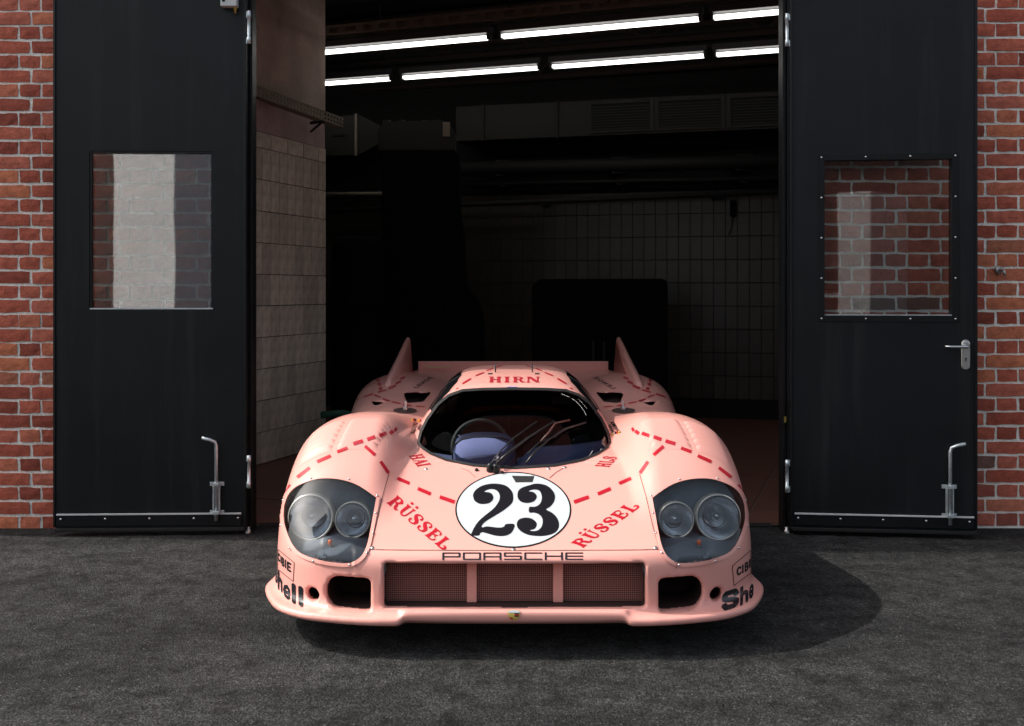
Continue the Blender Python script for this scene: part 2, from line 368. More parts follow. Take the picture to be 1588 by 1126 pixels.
def cobj(name, verts, faces, m, parent=None, smooth=False):   # verts in car-shape space (y is world y)
    return obj(name, [(v[0], v[1] - CCY, v[2]) for v in verts], faces, m, parent or car, smooth)
me = mesh_np('body', V1 - [0, CCY, 0], Q1)
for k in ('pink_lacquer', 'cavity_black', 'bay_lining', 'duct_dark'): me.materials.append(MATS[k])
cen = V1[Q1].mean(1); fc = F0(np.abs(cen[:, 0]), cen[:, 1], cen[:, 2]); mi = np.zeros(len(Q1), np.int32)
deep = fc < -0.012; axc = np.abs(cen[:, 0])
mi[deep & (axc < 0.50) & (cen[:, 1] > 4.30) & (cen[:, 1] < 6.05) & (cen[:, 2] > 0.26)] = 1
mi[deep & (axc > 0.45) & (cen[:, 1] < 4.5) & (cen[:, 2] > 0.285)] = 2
mi[(fc < -0.03) & (cen[:, 2] < 0.292) & (cen[:, 1] < 4.40)] = 3  # deep duct and grille faces painted dark, recess shade put into the colour
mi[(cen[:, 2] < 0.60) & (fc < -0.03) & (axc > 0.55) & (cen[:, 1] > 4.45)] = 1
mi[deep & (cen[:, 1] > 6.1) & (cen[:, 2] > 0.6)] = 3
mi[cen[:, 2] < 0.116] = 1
me.polygons.foreach_set('material_index', mi); me.polygons.foreach_set('use_smooth', [True] * len(me.polygons))
body = bpy.data.objects.new('body', me); COL.objects.link(body); body.parent = car
# ------------------------------------------------------------------ skin patches: films, glass, gaskets and seams that follow the body
def patch(name, f, bbox, step, m, parent, off=0.0015, smooth=True, proj=None):
    x0, x1, y0, y1 = bbox; nx = max(2, int((x1 - x0) / step) + 1); ny = max(2, int((y1 - y0) / step) + 1)
    xs = np.linspace(x0, x1, nx); ys = np.linspace(y0, y1, ny); X, Y = np.meshgrid(xs, ys, indexing='ij'); F = f(X, Y)
    F = np.where(np.abs(F) < 1e-9, -1e-9, F)
    verts = []; nors = []; keys = {}
    def vid(key, x, y):
        if key in keys: return keys[key]
        r = (proj or cast)(x, y, off); i = None
        if r is not None: verts.append(r[0]); nors.append(r[1]); i = len(verts) - 1
        keys[key] = i; return i
    faces = []
    s = F < 0; tot = s[:-1, :-1].astype(int) + s[1:, :-1] + s[1:, 1:] + s[:-1, 1:]
    for i, j in np.argwhere(tot > 0):
        cs = [(i, j), (i + 1, j), (i + 1, j + 1), (i, j + 1)]; poly = []
        for a, b in zip(cs, cs[1:] + cs[:1]):
            fa, fb = F[a], F[b]
            if fa < 0: poly.append(vid(a, X[a], Y[a]))
            if (fa < 0) != (fb < 0):
                t = fa / (fa - fb); k = (a, b) if a < b else (b, a)
                poly.append(vid(k, X[a] + (X[b] - X[a]) * t, Y[a] + (Y[b] - Y[a]) * t))
        poly = [p for q, p in enumerate(poly) if p is not None and p != poly[q - 1]]
        if len(poly) >= 3: faces.append(poly)
    if not faces: return None
    pts = [verts[i] for i in range(len(verts))]
    # drop faces that jump across a silhouette
    good = []
    for fc_ in faces:
        d_ = max((pts[a] - pts[b]).length for a, b in zip(fc_, fc_[1:] + fc_[:1]))
        if d_ < 0.12: good.append(fc_)
    if not good: return None
    vote = 0
    for fc_ in good[::max(1, len(good) // 60)]:
        vote += 1 if (pts[fc_[1]] - pts[fc_[0]]).cross(pts[fc_[2]] - pts[fc_[0]]).dot(nors[fc_[0]]) > 0 else -1
    if vote < 0: good = [g[::-1] for g in good]
    return cobj(name, pts, good, m, parent, smooth)
def fpoly(P): return lambda x, y: polysd(x, y, P)
def frot(px0, py0, ux, uy, vx, vy, g):      # glyph space -> photo pixels (affine); g works in glyph space
    M = np.linalg.inv(np.array([[ux, vx], [uy, vy]]))
    def f(x, y):
        a = x - px0; b = y - py0; return g(M[0, 0] * a + M[0, 1] * b, M[1, 0] * a + M[1, 1] * b)
    return f
def strokes(items):
    def g(x, y):
        d_ = np.full(np.shape(x), 9.0)
        for it in items:
            if it[0] == 'p': d_ = np.minimum(d_, polysd(x, y, it[1]))
            elif it[0] == 'c':
                _, cx_, cy_, rx, ry = it; d_ = np.minimum(d_, (np.sqrt(((x - cx_) / rx) ** 2 + ((y - cy_) / ry) ** 2) - 1) * min(rx, ry))
            else:
                P = it[1]
                for (ax, ay, ar), (bx_, by_, br) in zip(P, P[1:]):
                    ex, ey = bx_ - ax, by_ - ay; t = np.clip(((x - ax) * ex + (y - ay) * ey) / (ex * ex + ey * ey + 1e-12), 0, 1)
                    d_ = np.minimum(d_, np.hypot(x - ax - t * ex, y - ay - t * ey) - (ar + (br - ar) * t))
        return d_
    return g
def stem(x, w): return ('p', [(x - w * .95, 0), (x + w * .95, 0), (x + w * .55, .16), (x + w * .46, .5), (x + w * .55, .84), (x + w * .95, 1), (x - w * .95, 1), (x - w * .55, .84), (x - w * .46, .5), (x - w * .55, .16)])
def sm(pts, n=5): return ('s', [tuple(p) for p in catmull(pts, n)])
GL = {   # fairground letters: (advance, shapes)
 'R': (.82, [stem(.22, .2), sm([(.25, .93, .05), (.48, .93, .06), (.63, .75, .10), (.50, .55, .06), (.28, .52, .04)]), sm([(.40, .5, .05), (.56, .40, .08), (.62, .18, .09), (.74, .05, .06), (.86, .16, .03)])]),
 'U': (.80, [('p', [(.02, 1), (.42, 1), (.33, .86), (.32, .4), (.14, .35), (.12, .86)]), sm([(.23, .45, .095), (.26, .20, .08), (.42, .06, .06), (.56, .14, .05), (.61, .40, .045), (.61, .85, .045)]), ('p', [(.48, 1), (.76, 1), (.66, .84), (.57, .84)]), ('c', .20, 1.24, .10, .10), ('c', .60, 1.24, .10, .10)]),
 'S': (.70, [sm([(.58, .72, .08), (.60, .84, .05), (.45, .95, .05), (.24, .90, .07), (.17, .72, .09), (.35, .53, .13), (.52, .36, .11), (.50, .14, .07), (.30, .05, .05), (.13, .12, .05), (.12, .28, .08)])]),
 'E': (.78, [stem(.22, .2), sm([(.25, .94, .05), (.48, .95, .05), (.62, .86, .05), (.62, .76, .05)]), sm([(.28, .5, .04), (.42, .52, .06), (.56, .62, .04)]), sm([(.42, .5, .05), (.56, .40, .04)]), sm([(.25, .06, .05), (.46, .05, .05), (.62, .13, .05), (.66, .26, .06)])]),
 'L': (.80, [stem(.22, .2), sm([(.25, .06, .06), (.46, .05, .06), (.64, .10, .07), (.70, .26, .07), (.60, .36, .05), (.52, .30, .03)])]),
 'H': (.90, [stem(.20, .2), stem(.68, .2), sm([(.25, .5, .05), (.44, .5, .09), (.62, .5, .05)])]),
 'I': (.45, [stem(.22, .22)]),
 'N': (.95, [('p', [(0, 1), (.28, 1), (.22, .88), (.20, .2), (.30, 0), (0, 0), (.10, .2), (.10, .85)]), ('p', [(.05, 1), (.34, 1), (.92, 0), (.66, 0)]), ('p', [(.60, 1), (.95, 1), (.84, .84), (.82, .05), (.74, .05), (.72, .84)])]),
 'A': (.85, [('p', [(.38, 1), (.52, 1), (.88, 0), (.48, 0), (.56, .12), (.42, .65)]), ('p', [(.40, 1), (.48, .9), (.22, .12), (.28, 0), (0, 0), (.10, .12)]), sm([(.25, .35, .04), (.55, .35, .04)])]),
 'D': (.80, [stem(.2, .2), sm([(.22, .95, .05), (.45, .93, .06), (.62, .7, .1), (.62, .3, .1), (.45, .07, .06), (.22, .05, .05)])]),
}
def blk(*lines, r=.11): return [('s', [(x, y, r) for x, y in L]) for L in lines]
BL = {   # plain bold letters
 'C': (.80, blk([(.66, .76), (.50, .89), (.28, .86), (.15, .65), (.15, .35), (.28, .14), (.50, .11), (.66, .24)])),
 'I': (.36, blk([(.16, .11), (.16, .89)])), 'B': (.78, blk([(.15, .11), (.15, .89), (.45, .89), (.58, .76), (.58, .62), (.45, .51), (.15, .51)], [(.45, .51), (.62, .38), (.60, .2), (.45, .11), (.15, .11)])),
 'E': (.70, blk([(.58, .11), (.15, .11), (.15, .89), (.58, .89)], [(.15, .5), (.5, .5)])),
 'S': (.82, blk([(.68, .74), (.60, .88), (.24, .88), (.15, .78), (.15, .62), (.26, .53), (.56, .47), (.68, .38), (.66, .2), (.56, .12), (.22, .12), (.14, .26)], r=.13)),
 'h': (.76, blk([(.15, .10), (.15, .98)], [(.15, .55), (.38, .66), (.56, .56), (.58, .10)], r=.12)),
 'e': (.78, blk([(.15, .36), (.62, .36), (.60, .55), (.42, .66), (.22, .58), (.14, .36), (.24, .14), (.44, .09), (.60, .18)], r=.10)),
 'l': (.40, blk([(.17, .10), (.17, .98)], r=.13)),
 'L': (.66, blk([(.15, .89), (.15, .11), (.56, .11)])), 'N': (.8, blk([(.15, .11), (.15, .89), (.6, .11), (.6, .89)])), 'D': (.8, blk([(.15, .11), (.15, .89), (.42, .89), (.62, .7), (.62, .3), (.42, .11), (.15, .11)])),
 'K': (.76, blk([(.15, .11), (.15, .89)], [(.58, .89), (.2, .5), (.6, .11)])), 'A': (.8, blk([(.1, .11), (.37, .89), (.64, .11)], [(.2, .36), (.54, .36)])), 'U': (.8, blk([(.15, .89), (.15, .3), (.3, .11), (.48, .11), (.6, .3), (.6, .89)])),
 'H': (.8, blk([(.15, .11), (.15, .89)], [(.6, .11), (.6, .89)], [(.15, .5), (.6, .5)])), 'J': (.6, blk([(.42, .89), (.42, .3), (.28, .11), (.12, .25)])), 'O': (.84, blk([(.15, .3), (.3, .11), (.5, .11), (.66, .3), (.66, .7), (.5, .89), (.3, .89), (.15, .7), (.15, .3)])), 'T': (.7, blk([(.33, .11), (.33, .89)], [(.1, .89), (.56, .89)])),
 'R': (.8, blk([(.15, .11), (.15, .89), (.45, .89), (.6, .76), (.6, .6), (.45, .5), (.15, .5)], [(.4, .5), (.62, .11)])),
}
w_ = .085
WD = {   # wide squared letters
 'P': (1.72, blk([(.1, .0), (.1, .95), (1.5, .95), (1.5, .42), (.1, .42)], r=w_)), 'O': (1.72, blk([(.1, .05), (1.5, .05), (1.5, .95), (.1, .95), (.1, .05)], r=w_)),
 'R': (1.72, blk([(.1, .0), (.1, .95), (1.5, .95), (1.5, .0)], [(.1, .42), (1.5, .42)], r=w_)), 'S': (1.72, blk([(.1, .05), (1.5, .05), (1.5, .5), (.1, .5), (.1, .95), (1.5, .95)], r=w_)),
 'C': (1.72, blk([(1.5, .05), (.1, .05), (.1, .95), (1.5, .95)], r=w_)), 'H': (1.72, blk([(.1, .0), (.1, 1)], [(1.5, .0), (1.5, 1)], [(.1, .5), (1.5, .5)], r=w_)), 'E': (1.6, blk([(1.5, .05), (.1, .05), (.1, .95), (1.5, .95)], [(.1, .5), (1.5, .5)], r=w_)),
}
def word(txt, font, gap=.04):
    out = []; x = 0
    for ch in txt:
        a, it = font[ch]
        for t in it:
            if t[0] == 'c': out.append(('c', t[1] + x, *t[2:]))
            elif t[0] == 'p': out.append(('p', [(p[0] + x, p[1]) for p in t[1]]))
            else: out.append(('s', [(p[0] + x, p[1], p[2]) for p in t[1]]))
        x += a + gap
    return strokes(out), x - gap
def put_word(name, txt, font, p0, p1, up, m, step=0.7, top=1.0, gap=.04, off=.0016):
    g, L = word(txt, font, gap); ux, uy = (p1[0] - p0[0]) / L, (p1[1] - p0[1]) / L; vx, vy = up
    cs = [(p0[0] + ux * a * L + vx * b, p0[1] + uy * a * L + vy * b) for a in (-.05, 1.05) for b in (-.15, top + .1)]
    xs = [c[0] for c in cs]; ys = [c[1] for c in cs]
    return patch(name, frot(p0[0], p0[1], ux, uy, vx, vy, g), (min(xs), max(xs), min(ys), max(ys)), step, m, body, off)
def px_line(pts, w):                       # a band of constant pixel width along a polyline
    return strokes([('s', [(x, y, w / 2) for x, y in pts])])
def bbox_of(P, pad): P = np.array(P); return (P[:, 0].min() - pad, P[:, 0].max() + pad, P[:, 1].min() - pad, P[:, 1].max() + pad)
M_ = lambda P: [(2 * U0 - x, y) for x, y in P]

# louvres pressed into the fender tops
LV, LF = [], []
def louvre(x0, x1, y0, dy, hgt):
    nx, ny = 18, 6; vs = []; fs_ = []
    for j in range(ny + 1):
        for i in range(nx + 1):
            x = x0 + (x1 - x0) * i / nx; t = j / ny; y = y0 + dy * t
            e = min(1, 12 * i / nx, 12 * (nx - i) / nx)
            p = drop(x, y); vs.append((x, y, p.z + hgt * e * (t ** 1.3) + .0008))
    for j in range(ny):
        for i in range(nx): a = j * (nx + 1) + i; fs_.append((a, a + 1, a + nx + 2, a + nx + 1))
    b0 = len(vs)                                # the open mouth at the back
    for i in range(nx + 1):
        p = drop(x0 + (x1 - x0) * i / nx, y0 + dy); vs.append((p.x, p.y + .001, p.z + .0006))
    k0 = len(LV); LV.extend(vs[:b0]); LF.extend(tuple(q + k0 for q in f) for f in fs_)
    cobj('louvre', vs[:b0], fs_, 'pink_lacquer', body, True)
    b = [vs[ny * (nx + 1) + i] for i in range(nx + 1)] + vs[b0:]
    cobj('louvre_mouth', b, [(i, i + 1, nx + 2 + i, nx + 1 + i) for i in range(nx)], 'cavity_black', body)
for sg in (-1, 1):
    for k in range(6):
        y0 = 4.385 + k * .040
        for a, b, hh_ in ((.940 - .002 * k, .788 - .004 * k, .0095), (.766 - .004 * k, .592 - .006 * k, .0115)):
            louvre(*sorted((sg * a, sg * b)), y0, .036, hh_)
BVHD = BVHTree.FromPolygons([tuple(v) for v in V0] + [tuple(v) for v in LV], [tuple(q) for q in Q0] + [tuple(q + len(V0) for q in f) for f in LF])
# roundel with number 23
ELL = lambda rx, ry: (lambda x, y: (np.hypot((x - 796) / rx, (y - 791) / ry) - 1) * ry)
inner = ELL(87.5, 57); ring = ELL(90, 59)
SCOOP = [(793.5, 738.5), (829, 739), (826, 748.5), (800, 749)]
patch('roundel', ring, (700, 892, 728, 854), 1.6, 'black_film', body, .0012)
patch('roundel_field', lambda x, y: np.maximum(inner(x, y), -polysd(x, y, SCOOP)), (700, 892, 728, 854), 1.2, 'white_film', body, .0022)
patch('scoop_dark_patch', fpoly(SCOOP), (790, 832, 736, 752), 1.0, 'cavity_black', body, .0024)  # flat black patch stands in for the shade inside the scoop
Z = lambda pts, n=3: (np.array(catmull(pts + [pts[0]], n))[:-1] / 6.904 + [680, 720])
d2 = [(370, 345), (385, 395), (430, 425), (485, 432), (545, 420), (585, 380), (580, 335), (545, 308), (488, 301), (540, 274), (600, 275), (645, 310), (657, 360), (640, 415), (590, 480), (510, 545), (440, 605), (390, 670), (362, 725), (352, 768), (435, 768), (447, 742), (480, 735), (540, 752), (610, 770), (690, 775), (760, 755), (800, 710), (812, 648), (720, 648), (705, 672), (660, 685), (590, 680), (520, 672), (462, 682), (480, 640), (540, 595), (640, 535), (730, 475), (790, 415), (800, 355), (785, 295), (730, 240), (650, 217), (560, 215), (470, 235), (405, 275), (375, 315)]
d3 = [(845, 330), (855, 290), (885, 262), (940, 240), (985, 228), (1020, 217), (1080, 215), (1160, 235), (1220, 285), (1247, 345), (1235, 410), (1195, 460), (1152, 490), (1215, 525), (1265, 575), (1290, 640), (1280, 700), (1235, 745), (1150, 770), (1060, 775), (960, 762), (890, 730), (850, 690), (838, 650), (850, 610), (890, 585), (945, 578), (1000, 590), (1045, 625), (1050, 665), (1025, 700), (975, 712), (1010, 722), (1060, 715), (1100, 680), (1115, 630), (1108, 580), (1070, 540), (1020, 524), (972, 522), (972, 465), (1030, 462), (1075, 440), (1102, 395), (1105, 345), (1085, 295), (1050, 278), (1000, 280), (965, 296), (1010, 303), (1045, 330), (1050, 365), (1025, 400), (980, 418), (930, 420), (880, 405), (850, 370)]
for dg in (d2, d3):
    P = Z(dg); patch('digit', fpoly(P), bbox_of(P, 2), .8, 'black_film', body, .0032)
put_word('lettering', 'PORSCHE', WD, (685.5, 868), (905, 868), (0, -10.5), 'black_film', .7)
def zl(x, y, o=(580, 750), s=9.386): return (o[0] + x / s, o[1] + y / s)
put_word('lettering', 'RUSSEL', GL, zl(170, 275), zl(1010, 985), (17, -12), 'red_film', .6, top=1.4)
put_word('lettering', 'RUSSEL', GL, zl(215, 945, (880, 750)), zl(1075, 330, (880, 750)), (-19, -7.5), 'red_film', .6, top=1.4)
put_word('lettering', 'HIRN', GL, (757.5, 593.5), (838, 593.5), (0, -9), 'red_film', .6, gap=.10)
put_word('lettering', 'HAI', GL, (633, 707), (648, 724.5), (21, -3.2), 'red_film', .5)
put_word('lettering', 'HLS', GL, (944, 725), (959, 709), (-22, -1.5), 'red_film', .5)
put_word('lettering', 'LENDE', BL, (647, 602.5), (673, 585), (-7, -1), 'seam', .5)
put_word('lettering', 'LENDE', BL, (950, 604), (918, 585.5), (7, -1.5), 'seam', .5)
put_word('lettering', 'KAUHSEN', BL, (641, 655), (636, 672), (7, 1), 'black_film', .5)
put_word('lettering', 'JOEST', BL, (651, 657), (646, 667), (4.5, 1), 'black_film', .5)
put_word('lettering', 'KAUHSEN', BL, (958, 672), (946, 655), (6, -1), 'black_film', .5)
put_word('lettering', 'JOEST', BL, (949, 672), (942, 659), (4, -1), 'black_film', .5)
for (x, y, s) in ((637.5, 649.5, 1), (648, 650.5, 1), (961, 669, -1), (950.5, 672, -1)):
    for k, mm in enumerate(('yellow_film', 'red_film', 'black_film')[:2 if x in (648, 950.5) else 3]):
        a = x + s * 2.6 * k; P = [(a, y), (a + s * 2.6, y + .3), (a + s * 2.3, y + 4.2), (a - s * .3, y + 3.9)]
        patch('flag_band', fpoly(P), bbox_of(P, 1), .7, mm, body, .0016)
P = [(786.5, 600.2), (802.5, 600.2), (802.5, 602.8), (786.5, 602.8)]; patch('blue_strip', fpoly(P), bbox_of(P, 1), .8, 'blue_film', body)
# lamp maker's plates and fuel lettering on the nose corners, each letter narrowed by the turn of the nose
def put_letters(rows, m):
    for ch, x0, x1, yb, ht, sl_ in rows:
        adv = BL[ch][0] - .10; put_word('lettering', ch, BL, (x0, yb - sl_ * (x1 - x0) / 2), (x1 + (x1 - x0) * .10 / adv, yb + sl_ * (x1 - x0) / 2), (0, -ht), m, min(.6, (x1 - x0) / 7))
put_letters([('S', 427.2, 430.2, 904, 23, 1.2), ('h', 430.8, 438, 917, 28, 1.0), ('e', 438.6, 450, 929.5, 30, .8), ('l', 451.5, 459, 936.5, 28.5, .7), ('l', 461.8, 470.5, 941, 28.5, .6)], 'black_film')
put_letters([('S', 1118.5, 1143, 945, 30, -.35), ('h', 1147, 1159.8, 936.5, 27.5, -.7), ('e', 1160.8, 1168, 928.5, 30, -.9)], 'black_film')
put_letters([('C', 431.2, 434.4, 871, 13.5, 1), ('I', 435.2, 436.8, 874, 12, 1), ('B', 437.4, 441, 879, 14.5, .9), ('I', 442, 444, 881.5, 14, .9), ('E', 445, 451, 886, 14.5, .7)], 'black_film')
put_letters([('C', 1141.8, 1148.8, 892, 13.5, -.5), ('I', 1150, 1152.6, 889, 14, -.6), ('B', 1154.2, 1159.6, 886, 15, -.7), ('I', 1160.6, 1162.2, 881, 14, -.8), ('E', 1162.8, 1166.5, 879, 14, -1)], 'black_film')
for fr in ([(431, 851.5), (456.5, 872.5), (455, 901.5), (430.5, 882)], M_([(430.5, 853), (459.5, 877.5), (457, 908), (430.5, 888)])):
    patch('plate_outline', px_line(fr + [fr[0]], 1.0), bbox_of(fr, 2), .6, 'seam', body, .0016)
# dashed butcher's lines
dl = [((616, 742), (635, 750), 5), ((648, 758), (668, 766.5), 5.4), ((682, 771), (705, 779), 5.6), ((590, 716), (602.5, 734), 5), ((566, 692), (581.5, 706), 5),
      ((548, 688.5), (563, 684), 5.5), ((569.5, 682), (581.5, 677.5), 5.5), ((588, 676), (599.5, 672), 5.5), ((604, 673), (609.5, 668.5), 5.5), ((612, 669), (614.5, 663.5), 4),
      ((523, 701), (539, 695), 5), ((492, 716.5), (513, 707), 5), ((461, 740.5), (480.5, 725.5), 4.8), ((439.5, 774), (450.5, 752), 4), ((432.5, 813), (435.3, 789), 2.2), ((429, 840), (430.5, 828), 1.6),
      ((717, 595.5), (730.5, 587.5), 2.6), ((737.5, 583), (750.5, 578), 2), ((754.5, 575.5), (764.5, 571.5), 1.6), ((769, 569.7), (780, 566.3), 1.2), ((707.5, 603.2), (711, 602.4), 2)]
dr = [((563.5, 615.8), (578.5, 611), 2.2), ((580.5, 612.5), (590.5, 616.5), 2.2), ((593.5, 619), (604.5, 622), 2.2), ((607.5, 623.2), (620.5, 626), 2), ((625, 627.6), (638.5, 629.6), 2), ((645, 630.2), (659, 631.4), 1.6), ((551.5, 620.6), (557, 618), 2),
      ((585.5, 608.8), (599.5, 605), 2.2), ((602.5, 602.8), (614, 598.2), 3.2), ((613.5, 595.2), (622, 591.8), 3.2), ((620.5, 588), (628, 585), 3.2), ((584.5, 584.2), (589.5, 584.2), 2), ((584, 589.5), (589, 590), 4), ((585.5, 595.5), (591, 596.5), 4), ((588, 603), (593, 602.6), 4), ((636.5, 575.5), (642, 575.5), 4)]
def dash(p, q, w, m):
    dx, dy = q[0] - p[0], q[1] - p[1]; L = math.hypot(dx, dy); nx, ny = -dy / L * w / 2, dx / L * w / 2
    P = [(p[0] + nx, p[1] + ny), (q[0] + nx, q[1] + ny), (q[0] - nx, q[1] - ny), (p[0] - nx, p[1] - ny)]
    patch('dash_mark', fpoly(P), bbox_of(P, 1), max(.4, w / 9), m, body, .0017)
for p, q, w in dl + dr:
    dash(p, q, w, 'red_film'); dash((2 * U0 - p[0], p[1]), (2 * U0 - q[0], q[1]), w, 'red_film')
# red lettering along the fender tops, seen edge on
put_word('lettering', 'SEHRE', GL, (476, 667), (520, 647), (5, -3.5), 'red_film', .6)
put_word('lettering', 'HERHS', GL, (1080, 648.5), (1119, 665.5), (5, -5), 'red_film', .6)
# panel seams
for P, w in (([(573, 852.5), (640, 853.5), (797, 854), (955, 853.5), (1022, 852.5)], 1.0), ([(603, 735), (593, 770), (583, 815), (573.5, 850)], 1.0), (M_([(603, 735), (593, 770), (583, 815), (573.5, 850)]), 1.0),
             ([(449, 762), (466, 746), (490, 738.5), (520, 739.5), (556, 751), (588, 769)], 1.1), (M_([(449, 762), (466, 746), (490, 738.5), (520, 739.5), (556, 751), (588, 769)]), 1.1),
             ([(715, 726), (727, 731), (738, 741)], .7), ([(874, 726), (862, 733), (852, 742)], .8)):
    patch('panel_seam', px_line(P, w), bbox_of(P, 2), .8, 'seam', body, .0014)
for fx, fy in ((577.5, 849.5), (1017, 849.5), (796.5, 852), (661, 727.5), (851, 727), (876, 725)):
    r = cast(fx, fy, .001); latheo('quick_fastener', [(0, .0025), (.006, .002), (.008, 0)], (r[0].x, r[0].y - CCY, r[0].z), r[1], 'dull_steel', body, 12)
# crest on the lip
cr = [(787.5, 947.5), (797, 946.3), (806.5, 947.5), (806.3, 955), (803, 959.5), (797, 962), (791, 959.5), (787.7, 955)]
crest = patch('crest', fpoly(cr), bbox_of(cr, 2), .7, 'gold_film', body, .003)
for P, mm in (([(788.3, 948), (797, 947), (805.8, 948), (805.5, 950.6), (788.5, 950.6)], 'steel_film'), ([(797.8, 951), (805, 951), (804.8, 952.6), (797.8, 952.6)], 'black_film'), ([(797.8, 952.8), (804.8, 952.8), (804.6, 954.2), (797.8, 954.2)], 'red_film'), ([(797.8, 954.4), (804.4, 954.4), (803.8, 956), (797.8, 956)], 'black_film'), ([(789.5, 956.5), (795, 957.5), (796, 960.5), (791.5, 959)], 'red_film')):
    patch('crest_field', fpoly(P), bbox_of(P, 1), .6, mm, crest, .0042) if crest else None

# windscreen, gasket, side windows, headlight covers with screws
SC = np.array([(U0 + u, v) for u, v in np.vstack([SCREEN])])
fs = fpoly(SC)
patch('windscreen', lambda x, y: fs(x, y) - 1.0, bbox_of(SC, 4), 3.0, 'screen_glass', car, -0.004)
patch('windscreen_gasket', lambda x, y: np.abs(fs(x, y) - 0.4) - 2.0, bbox_of(SC, 6), 1.3, 'gasket', car, .003)
def sproj(sg):
    def f(yy, zz, off):
        loc, nor, i, dist = BVH.ray_cast(Vector((sg * 2, yy, zz)), Vector((-sg, 0, 0)), 3)
        if loc is None: return None
        if nor.x * sg < 0: nor = -nor
        return loc + nor * off, nor
    return f
SW = [(4.80, .705), (4.92, .80), (5.04, .875), (5.20, .910), (5.40, .928), (5.70, .930), (5.78, .90), (5.80, .74), (5.60, .705), (5.2, .700)]
for sg in (-1, 1):
    patch('side_window', fpoly(SW), bbox_of(SW, .03), .02, 'tinted_glass', car, .003, proj=sproj(sg))
    P = [(5.31, .69), (5.33, .69), (5.36, .925), (5.34, .925)]
    patch('window_bar', fpoly(P), bbox_of(P, .01), .008, 'steel', car, .006, proj=sproj(sg))
for sg in (-1, 1):
    HP = np.array([(U0 + sg * u, v) for u, v in HEAD]); fh = fpoly(HP)
    hc = patch('headlight_cover', lambda x, y: fh(x, y) - 1.5, bbox_of(HP, 4), 2.5, 'lamp_cover', car, .0035)
    patch('cover_flange', lambda x, y: np.abs(fh(x, y) - 2.8) - 2.8, bbox_of(HP, 8), 1.2, 'pink_lacquer', hc, .0055)
    for u, v in [(312, 743), (258, 744.5), (215, 770), (217, 797), (221, 828), (230, 858), (257, 876), (308, 870), (345, 850), (358, 815), (355, 776)]:
        r = cast(U0 + sg * (u + (2 if u > 290 else -2)), v, .006)
        if r: latheo('screw', [(0, .004), (.0035, .003), (.0045, 0)], (r[0].x, r[0].y - CCY, r[0].z), r[1], 'steel', hc, 8)
    # lamps
    for (u, v, Y, r) in ((U0 - 482, 802, 4.21, .094), (U0 - 547, 806, 4.17, .073)):
        c = Vector((sg * u * Y / FOC, Y - CCY, CAM_H - (v - HY) * Y / FOC)); axv = (sg * .06, -1, .10)
        lamp = latheo('headlamp', [(0, -.07), (r * .35, -.065), (r * .7, -.04), (r * .93, 0), (r * .95, .006)], c, axv, 'reflector', car, 40)
        latheo('lamp_bezel', [(r * .92, -.01), (r * .93, .012), (r, .012), (r * 1.03, 0), (r * 1.0, -.05), (r * .8, -.075), (0, -.085)], c, axv, 'bezel', lamp, 40)
        latheo('lens', [(0, .022), (r * .3, .0205), (r * .6, .016), (r * .85, .010), (r * .935, .004)], c, axv, 'lens_glass', lamp, 40)
        latheo('bulb_shield', [(0, -.012), (r * .14, -.014), (r * .18, -.022), (r * .16, -.05)], c, axv, 'reflector', lamp, 20)
        latheo('wiring_boot', [(r * .5, -.05), (r * .5, -.10), (0, -.11)], c, axv, 'rubber', lamp, 16)
    pl = plan[plan[:, 1] < 4.4]; vs = []
    for j in range(7):
        for i in range(13):
            x = .585 + .375 * i / 12; y0 = np.interp(x, pl[:, 0], pl[:, 1]) + .014; y = y0 + (4.29 - y0) * j / 6
            vs.append((sg * x, y, .331 + .05 * j / 6 + .012 * math.sin(i * .5)))
    cobj('lamp_tray', vs, [(j * 13 + i, j * 13 + i + 1, (j + 1) * 13 + i + 1, (j + 1) * 13 + i) for j in range(6) for i in range(12)], 'tray_lining', car, True)
    Y = 4.06; c = Vector((sg * (U0 - 511.5) * Y / FOC, Y - CCY, CAM_H - (848 - HY) * Y / FOC + .016))
    bl = latheo('marker_bulb', [(0, .014), (.006, .012), (.009, .004), (.009, -.006)], c, (0, -.5, 1), 'amber', car, 12)
    latheo('bulb_base', [(.009, -.006), (.010, -.02), (.007, -.03), (.004, -.05)], c, (0, -.5, 1), 'steel', bl, 12)

# grille: wire mesh, two dividers, brackets, core behind
bm = bmesh.new(); zc0, zc1, yg = .180, .338, 3.945 - CCY
for i in range(124): x = -.494 + i * .00803; bx(bm, x - .0008, x + .0008, yg, yg + .0016, zc0, zc1)
for i in range(20): z = .180 + i * .0083; bx(bm, -.496, .496, yg - .0018, yg - .0003, z - .0008, z + .0008)
objbm('grille_mesh', bm, 'mesh_wire', car)
box('oil_cooler', -.49, .49, 3.97 - CCY, 4.0 - CCY, .178, .339, mat('cooler', (.075, .034, .029), .7, bump=.6, bscale=220), car)
for x in (-.165, .168): box('grille_divider', x - .019, x + .019, 3.928 - CCY, 3.941 - CCY, .176, .3415, 'pink_lacquer', car, .003)
for sg in (-1, 1):
    box('brake_duct_dark_sheet', sg * .53, sg * .74, 4.14 - CCY, 4.16 - CCY, .14, .30, 'duct_dark', car)  # dark sheet added so the duct stays black inside

